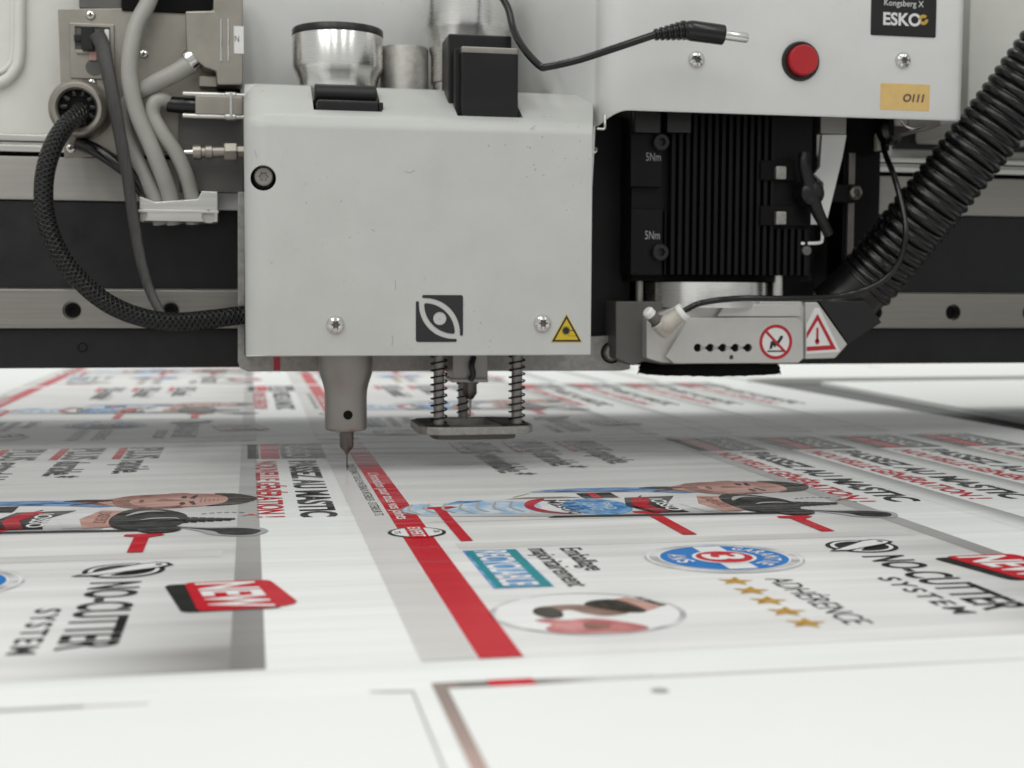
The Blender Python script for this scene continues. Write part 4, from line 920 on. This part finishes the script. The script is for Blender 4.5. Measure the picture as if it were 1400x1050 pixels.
# prohibition sticker
c = P(1060.5, 467.5, VY - 0.2); rr = (X(1083.5, VY) - X(1037.5, VY)) / 2
st = lathe('hand_sticker', [(0, 0.1), (rr, 0.1), (rr, -0.2)], c, (0, -1, 0), 'white_sticker', vs_, 44)
v_, f_ = ring_pts(c[0], c[2], rr * 0.80, rr * 0.985, 48); link('red_ring', mesh('red_ring', [(p_[0], VY - 0.38, p_[1]) for p_ in v_], f_), 'sticker_red', st)
def bar(cx, cz, L_, w_, ang, y, m, parent, name):
    d = Vector((math.cos(ang), math.sin(ang))); q_ = Vector((-d.y, d.x)); pts = [(-1, -1), (1, -1), (1, 1), (-1, 1)]
    return flat_up(name, [(cx + d.x * a * L_ / 2 + q_.x * b * w_ / 2, cz + d.y * a * L_ / 2 + q_.y * b * w_ / 2) for a, b in pts], y, m, parent)
flat_up('hand_symbol', [(c[0] + a * rr, c[2] + b * rr) for a, b in ((-0.38, -0.42), (-0.30, 0.02), (-0.12, 0.10), (0.10, 0.06), (0.28, 0.36), (0.44, 0.34), (0.40, 0.18), (0.24, -0.04), (0.12, -0.28), (0.02, -0.18), (-0.04, -0.34), (-0.14, -0.20), (-0.22, -0.38))], VY - 0.34, 'sticker_black', st)
bar(c[0] - 0.02 * rr, c[2] - 0.52 * rr, rr * 0.95, rr * 0.09, 0, VY - 0.34, 'sticker_black', st, 'hand_symbol')
bar(c[0], c[2], rr * 1.7, rr * 0.15, math.radians(-45), VY - 0.42, 'sticker_red', st, 'red_slash')
# hot surface triangle on the wing
YW = VY + 3
th = [at(1092, 481.5, YW), at(1146, 478, YW), at(1118, 426, YW)]
hs_ = prism('heat_sticker', [at(1102, 484, YW), at(1149, 481, YW), at(1120, 421, YW), at(1114, 421, YW), at(1102, 444, YW)], YW - 0.25, YW + 0.05, 'white_sticker', vs_, 0)
tr = [at(1102.5, 480, YW), at(1143, 477.5, YW), at(1117.5, 429, YW), at(1102.5, 455, YW)]
ti = [at(1102.5, 474, YW), at(1135, 472, YW), at(1117.5, 438, YW), at(1102.5, 463, YW)]
link('red_border', mesh('red_border', [(p_[0], YW - 0.4, p_[1]) for p_ in tr + ti], [(0, 1, 5, 4), (1, 2, 6, 5), (2, 3, 7, 6)]), 'sticker_red', hs_)
c2 = at(1117, 467, YW); flat_up('thermometer_symbol', ell(c2[0], c2[1], 1.5, 1.7, 20), YW - 0.36, 'sticker_red', hs_)
bar(c2[0], c2[1] + 4.2, 8.4, 1.5, math.pi / 2, YW - 0.36, 'sticker_red', hs_, 'thermometer_symbol')
# brush skirt: a ring of bristle tufts
bcx = X(970, 806, 500); brx = (X(1066, 790, 500) - X(873, 790, 500)) / 2; bry = 30; BCY = 806
random.seed(3)
zt, zbm = Z(496.5, 776), Z(518, 778)
def oval_ring(k, z, wob=0.0, nn=96): return [(bcx + brx * k * math.cos(2 * math.pi * i / nn), BCY + bry * k * math.sin(2 * math.pi * i / nn), z + random.uniform(-wob, wob)) for i in range(nn)]
rings_ = [oval_ring(0.93, zt + 3), oval_ring(0.93, zt), oval_ring(0.965, zt - 3), oval_ring(1.0, (zt + zbm) / 2), oval_ring(0.985, zbm + 1.4, 0.3), oval_ring(0.93, zbm + 0.6, 0.3), oval_ring(0.5, zbm + 1.6)]
bvs = [p_ for r_ in rings_ for p_ in r_]; bfs = []
for i in range(len(rings_) - 1):
    for k in range(96): bfs.append((i * 96 + k, i * 96 + (k + 1) % 96, (i + 1) * 96 + (k + 1) % 96, (i + 1) * 96 + k))
bfs.append(tuple(range(96))[::-1]); bfs.append(tuple(range(6 * 96, 7 * 96)))
link('brush', mesh('brush', bvs, bfs), 'matte_black', vs_, 60)
bvs, bfs = [], []
nb = 600
for k in range(nb):
    t = 2 * math.pi * (k + random.random() * 0.8) / nb; ka, kb = random.uniform(0.955, 0.985), random.uniform(0.99, 1.025)
    za, ze = (zt + zbm) / 2 + random.uniform(-1, 2), zbm + random.uniform(-0.3, 1.0)
    cxk, cyk = bcx + brx * ka * math.cos(t), BCY + bry * ka * math.sin(t); cxe, cye = bcx + brx * kb * math.cos(t), BCY + bry * kb * math.sin(t)
    tx, ty = -math.sin(t) * 0.35, math.cos(t) * 0.35; b0 = len(bvs)
    nx_, ny_ = math.cos(t) * 0.3, math.sin(t) * 0.3
    bvs += [(cxk - tx, cyk - ty, za), (cxk + tx, cyk + ty, za), (cxk - nx_, cyk - ny_, za), (cxe, cye, ze)]; bfs += [(b0, b0 + 1, b0 + 3), (b0 + 1, b0 + 2, b0 + 3), (b0 + 2, b0, b0 + 3)]
br_ = link('bristles', mesh('bristles', bvs, bfs), 'matte_black', vs_); br_['kind'] = 'stuff'
# push-in elbow fitting
e0 = Vector(P(908, 446, 758)); e1 = Vector(P(937, 424, 752))
fit_ = lathe('elbow_fitting', [(0, -1), (4.2, -1), (5.4, 1), (5.4, 5), (4.8, 6), (4.8, 13), (4.2, 13.5), (0, 13.5)], e0, e1 - e0, 'ivory_plastic', vs_, 28)
lathe('fitting_collar', [(4.0, 12), (5.4, 12), (5.6, 13.5), (5.2, 15), (2, 15)], e0, e1 - e0, 'white_paint', fit_, 28)
u0 = Vector(P(907, 448, 760)); u1 = Vector(P(880, 420, 756))
lathe('fitting_body', [(0, -5), (4.5, -4.5), (5.0, -2), (5.0, 5.2), (4.4, 6)], u0, u1 - u0, 'ivory_plastic', fit_, 28)
lathe('fitting_window', [(3.7, 5), (3.7, 11), (3.4, 11.5)], u0, u1 - u0, 'cast_dark', fit_, 24)
lathe('fitting_cap', [(3.2, 10), (3.4, 11), (3.4, 14.6), (2.6, 15.6), (0, 15.8)], u0, u1 - u0, 'white_paint', fit_, 24)

# ------------------------------------------------------------------ hoses and cables on the right
hp = [P(1150, 415, 800), P(1180, 390, 796), P(1215, 350, 786), P(1262, 292, 772), P(1318, 222, 758), P(1375, 150, 745), P(1450, 48, 728), P(1530, -60, 712)]
path = catmull(hp, 60)
acc = [0]
for a_, b_ in zip(path, path[1:]): acc.append(acc[-1] + (b_ - a_).length)
tot = acc[-1]; PIT = 5.9; st_len = 17.0
def hose_r(t, l):
    if l < st_len: return 17.0
    k = (l - st_len) / PIT; return 17.6 + 2.3 * abs(math.sin(math.pi * k)) ** 0.7
rs = []; 
# resample evenly so each corrugation gets the same number of rings
m_ = int(tot / 0.62); pts = []; j = 0
for i in range(m_ + 1):
    s_ = tot * i / m_
    while j < len(acc) - 2 and acc[j + 1] < s_: j += 1
    f_ = (s_ - acc[j]) / max(1e-6, acc[j + 1] - acc[j]); pts.append(path[j].lerp(path[j + 1], f_))
hose = thing('vacuum_hose', 'thick black corrugated suction hose rising to the upper right from the silver shoe', 'hose', P(1150, 415, 800))
tube('corrugated_tube', pts, 17, 'rubber', hose, 40, raw=True, rf=hose_r, smooth=60)
tube('cuff', [P(1138, 426, 802), P(1160, 408, 799), P(1190, 378, 793), P(1204, 362, 790)], 18.6, 'black_plastic', hose, 40, 8)

at_ = tube('air_tube', [P(935, 425, 752), P(960, 414, 749), P(1010, 408, 748), P(1080, 408, 750), P(1150, 404, 756), P(1200, 388, 752), P(1228, 360, 748), P(1238, 322, 746), P(1234, 285, 752), P(1222, 240, 765), P(1209, 205, 785), P(1206, 170, 800)], 1.75, 'rubber', None, 14, 14)
tag(at_, 'thin glossy black air tube looping from the ivory elbow fitting past the hose', 'tube')

pc = thing('power_cable', 'loose black power cable with barrel plug, hanging before the grey housing', 'cable', P(893, 48, 718))
tube('cord', [P(676, -20, 770), P(694, 10, 760), P(702, 40, 752), P(716, 66, 740), P(738, 90, 728), P(750, 91, 724), P(790, 82, 720), P(840, 66, 718), P(897, 47, 718)], 2.05, 'rubber', pc, 14, 12)
d0 = Vector(P(893, 48, 718)); d1 = Vector(P(938, 41, 718)); ax_ = d1 - d0; L1 = ax_.length
prof = [(0, 0)]
for k in range(6):
    h_ = L1 * k / 6; r_ = 2.9 + 0.42 * k; prof += [(r_ - 0.8, h_), (r_ - 0.8, h_ + L1 * 0.05), (r_ + 0.3, h_ + L1 * 0.06), (r_ + 0.3, h_ + L1 * 0.13)]
lathe('strain_relief', prof + [(5, L1)], d0, ax_, 'rubber', pc, 24)
d2 = Vector(P(990, 48, 716)); ax2 = d2 - d1; L2 = ax2.length
lathe('plug_body', [(0, -1), (4.4, -0.8), (5.0, 0.5), (5.6, 3), (5.5, L2 - 0.6), (5.0, L2), (0, L2)], d1, ax2, 'rubber', pc, 28)
d3 = Vector(P(1022, 52, 715)); ax3 = d3 - d2; L3 = ax3.length
lathe('plug_barrel', [(2.7, -0.5), (2.9, L3 - 0.6), (2.6, L3), (1.5, L3), (1.4, L3 - 4), (0, L3 - 4)], d2, ax3, 'chrome', pc, 28)

# ------------------------------------------------------------------ connectors and cables on the left
cp = thing('connector_plate', 'nickel connector plate with square socket, round cable gland and small screws', 'connector plate', P(200, 215, 846))
PY = 846
pprism('plate', [(79, 12), (330, 10), (330, 200), (122, 214), (88, 216), (84, 150)], PY, PY + 3, 'nickel_plate', cp, 0.5)
pbox('lower_shade', 245, 158, 332, 262, 838, 846, 'cast_dark', cp, 0.5)
for (a_, b_, r_) in ((124, 21, 2.9), (126, 114, 2.9), (97, 203, 3.0), (197, 74, 2.6)): screw('plate_screw', a_, b_, PY, r_, cp, lobes=4)
so = pbox('socket_frame', 96, 33, 156, 107, PY - 1.6, PY, 'nickel_plate', cp, 0.7)
boolean(so, [cutter(box_bm(*(lambda a, b: (a[0], b[0], PY - 4, PY + 0.5, a[1], b[1]))(at(103, 68, PY), at(151, 38, PY))))])
pbox('socket_well', 101, 36, 152, 69, PY - 0.4, PY - 0.1, 'cast_dark', so, 0)
pbox('socket_plug', 111, 36, 127, 67, PY - 8, PY - 0.5, 'black_plastic', so, 0.6)
pbox('socket_clip', 101, 47, 112, 56, PY - 4, PY - 0.5, 'black_plastic', so, 0.5)
pbox('socket_latch', 104, 69, 122, 73, PY - 3.2, PY - 1.7, 'satin_steel', so, 0.4)
pbox('socket_contact', 122, 71, 132, 82, PY - 3.4, PY - 1.7, 'pink_plastic', so, 0.4)
lathe('socket_port', [(0, 0.3), (4.8, 0.3), (5.0, 0)], P(129, 92, PY - 1.6), (0, -1, 0), 'cast_dark', so, 24)
pbox('socket_latch', 143, 40, 149, 56, PY - 5, PY - 1.7, 'white_paint', so, 0.4)
gc = P(112, 151, PY)
gl = lathe('cable_gland', [(17.5, -0.5), (17.5, 6), (16.6, 7), (16.6, 15), (15.4, 17.5), (14.0, 18.5), (12.0, 18.2), (10.9, 17), (10.6, 4), (0, 4)], gc, (-0.05, -1, -0.05), 'nickel_plate', cp, 56)
lathe('gland_seal', [(0, 14), (5, 14.6), (10.4, 14.2), (10.55, 12)], gc, (-0.05, -1, -0.05), 'matte_black', gl, 40)
for k in range(10):
    t = k * math.pi / 5; c = Vector(gc) + Vector((8.4 * math.cos(t), -14.6, 8.4 * math.sin(t)))
    tube('gland_finger', [c + Vector((-1.9 * math.cos(t), 0, -1.9 * math.sin(t))), c, c + Vector((1.6 * math.cos(t), 0.6, 1.6 * math.sin(t)))], 1.7, 'black_plastic', gl, 8, 3)

bcab = tube('braided_cable', [tuple(Vector(gc) + Vector((0, -8, 0))), P(108, 156, 826), P(88, 174, 814), P(70, 206, 806), P(60, 250, 804), P(63, 300, 802), P(82, 348, 800), P(112, 386, 797), P(150, 416, 794), P(195, 434, 792), P(240, 440, 791), P(290, 436, 792), P(336, 430, 796)], 5.4, 'braided_sleeve', None, 24, 14)
tag(bcab, 'shiny black braided cable hanging in a long loop from round gland to cover', 'cable')
fcab = tube('flat_cable', [P(132, 46, 838), P(140, 62, 832), P(146, 92, 826), P(154, 130, 822), P(163, 180, 820), P(174, 240, 818), P(184, 310, 816), P(194, 362, 812), P(206, 400, 808), P(222, 432, 800)], 5.0, 'flat_braid', None, 14, 8, flat=0.35, rf=lambda t, l: 4.6 - 2.0 * t)
tag(fcab, 'flat grey brown strap cable running down from the square socket', 'cable')
kcab = tube('black_cable', [P(108, 196, 842), P(132, 206, 834), P(160, 224, 830), P(182, 242, 830), P(200, 268, 834)], 4.0, 'rubber', None, 16, 8)
tag(kcab, 'short shiny black cable emerging beneath the round gland', 'cable')
G = 'grey cables gathered in the metal clamp'
c1 = tube('grey_cable', [P(216, -40, 838), P(204, 0, 832), P(186, 36, 826), P(178, 76, 823), P(178, 112, 822), P(188, 156, 822), P(206, 198, 822), P(222, 238, 824), P(232, 268, 828), P(238, 306, 832)], 4.75, 'grey_cable', None, 20, 10)
tag(c1, 'grey cable coming from above and bending down into the clamp', 'cable', G)
c2_ = tube('grey_cable', [P(266, 84, 824), P(240, 100, 822), P(212, 114, 824), P(186, 130, 830), P(171, 150, 832), P(170, 176, 832), P(182, 208, 831), P(200, 244, 830), P(214, 276, 831), P(220, 306, 834)], 4.75, 'grey_cable', None, 20, 10, rf=lambda t, l: 5.7 - 1.1 * min(1, t * 3))
tag(c2_, 'grey cable leaving the big metal connector hood sideways, then turning down', 'cable', G)
c3 = tube('grey_cable', [P(236, 142, 830), P(222, 136, 826), P(211, 142, 825), P(209, 158, 825), P(222, 182, 824), P(240, 208, 825), P(254, 238, 827), P(262, 270, 831), P(264, 306, 834)], 4.4, 'grey_cable', None, 20, 10)
tag(c3, 'thinner grey cable curling out of the small black boot', 'cable', G)
cl = thing('cable_clamp', 'small aluminium clamp block holding the grey cables', 'clamp', P(243, 305, 826))
ca = pprism('block', [(190, 268), (212, 276), (270, 272), (276, 261), (298, 262), (298, 304), (190, 302)], 822, 842, 'aluminium', cl, 0.7)
boolean(ca, [cyl_cutter(P(193, 294, 822), (0, -1, 0), 3.6, -8, 4, 24), cyl_cutter(P(285, 296, 822), (0, -1, 0), 4.0, -8, 4, 24)])
pbox('ledge', 188, 288, 299, 290, 821.4, 826, 'aluminium', cl, 0.3)
hA = thing('connector_hood', 'big stamped metal connector hood with two embossed ribs and white tag', 'connector', P(292, 116, 830), 'metal connectors beside the cover')
pprism('shell', [(292, -20), (332, -20), (332, 116), (297, 116), (295, 97), (280, 92), (270, 84), (255, 70), (253, 15), (291, 14)], 818, 838, 'nickel_plate', hA, 1.2)
for px_ in (302, 312): tube('embossed_rib', [P(px_, 26, 818), P(px_, 55, 817.8), P(px_, 84, 818)], 0.8, 'chrome', hA, 8, 4)
pbox('white_tag', 320, 36, 333, 73, 817.6, 818.2, 'white_sticker', hA, 0)
letters_up('tag_lettering', 'N', X(324, 817.5), Z(57, 817.5, 326), 817.5, 2.4, 3.4, 'sticker_black', hA)
lathe('cable_ring', [(5.4, -3), (6.8, -3), (7.0, -2), (7.0, 1.5), (6.2, 2.2), (5.4, 2.2)], P(263, 82, 824), Vector(P(275, 74, 824)) - Vector(P(258, 86, 824)), 'chrome', hA, 28)
pbox('grip_block', 272, 104, 297, 118, 826, 840, 'nickel_plate', hA, 0.8)
hB = thing('connector_hood', 'small flat metal connector with black boot and two thin thumb rods', 'connector', P(290, 160, 830), 'metal connectors beside the cover')
pbox('shell', 267, 132, 332, 156, 820, 838, 'nickel_plate', hB, 0.8)
for py_ in (128, 158):
    a_ = P(250, py_, 822); lathe('thumb_rod', [(0, 0), (1.3, 0), (1.5, 0.6), (1.5, 24), (2.2, 24.4), (2.2, 30), (1.5, 30.5), (1.5, 40), (0, 40)], a_, (1, 0, 0), 'aluminium', hB, 16)
lathe('boot', [(0, 0), (4.3, 0), (4.8, 1), (5.4, 17), (0, 17)], P(228, 142, 828), Vector(P(268, 145, 828)) - Vector(P(228, 142, 828)), 'rubber', hB, 24)
pbox('shell_band', 314, 126, 318, 160, 819.4, 838, 'aluminium', hB, 0.4)
hf = thing('hose_fitting', 'nickel plated threaded fitting with hexagonal nut beneath the connectors', 'fitting', P(290, 225, 826))
a_ = P(252, 208, 826)
lathe('stem', [(0, 0), (1.4, 0), (1.6, 3), (1.6, 6)], a_, (1, 0, 0.03), 'chrome', hf, 16)
lathe('body', [(1.6, 5), (4.2, 5), (4.5, 6), (4.5, 9.6), (3.2, 10), (3.2, 12), (4.4, 12.4), (4.4, 16), (3.4, 16.4), (3.4, 23), (0, 23)], a_, (1, 0, 0.03), 'nickel_plate', hf, 28)
lathe('hexagonal_nut', [(0, 23), (5.0, 23), (5.4, 23.6), (5.4, 30), (5.0, 30.6), (3.4, 30.6), (3.4, 40), (0, 40)], a_, (1, 0, 0.03), 'nickel_plate', hf, 6, 20)
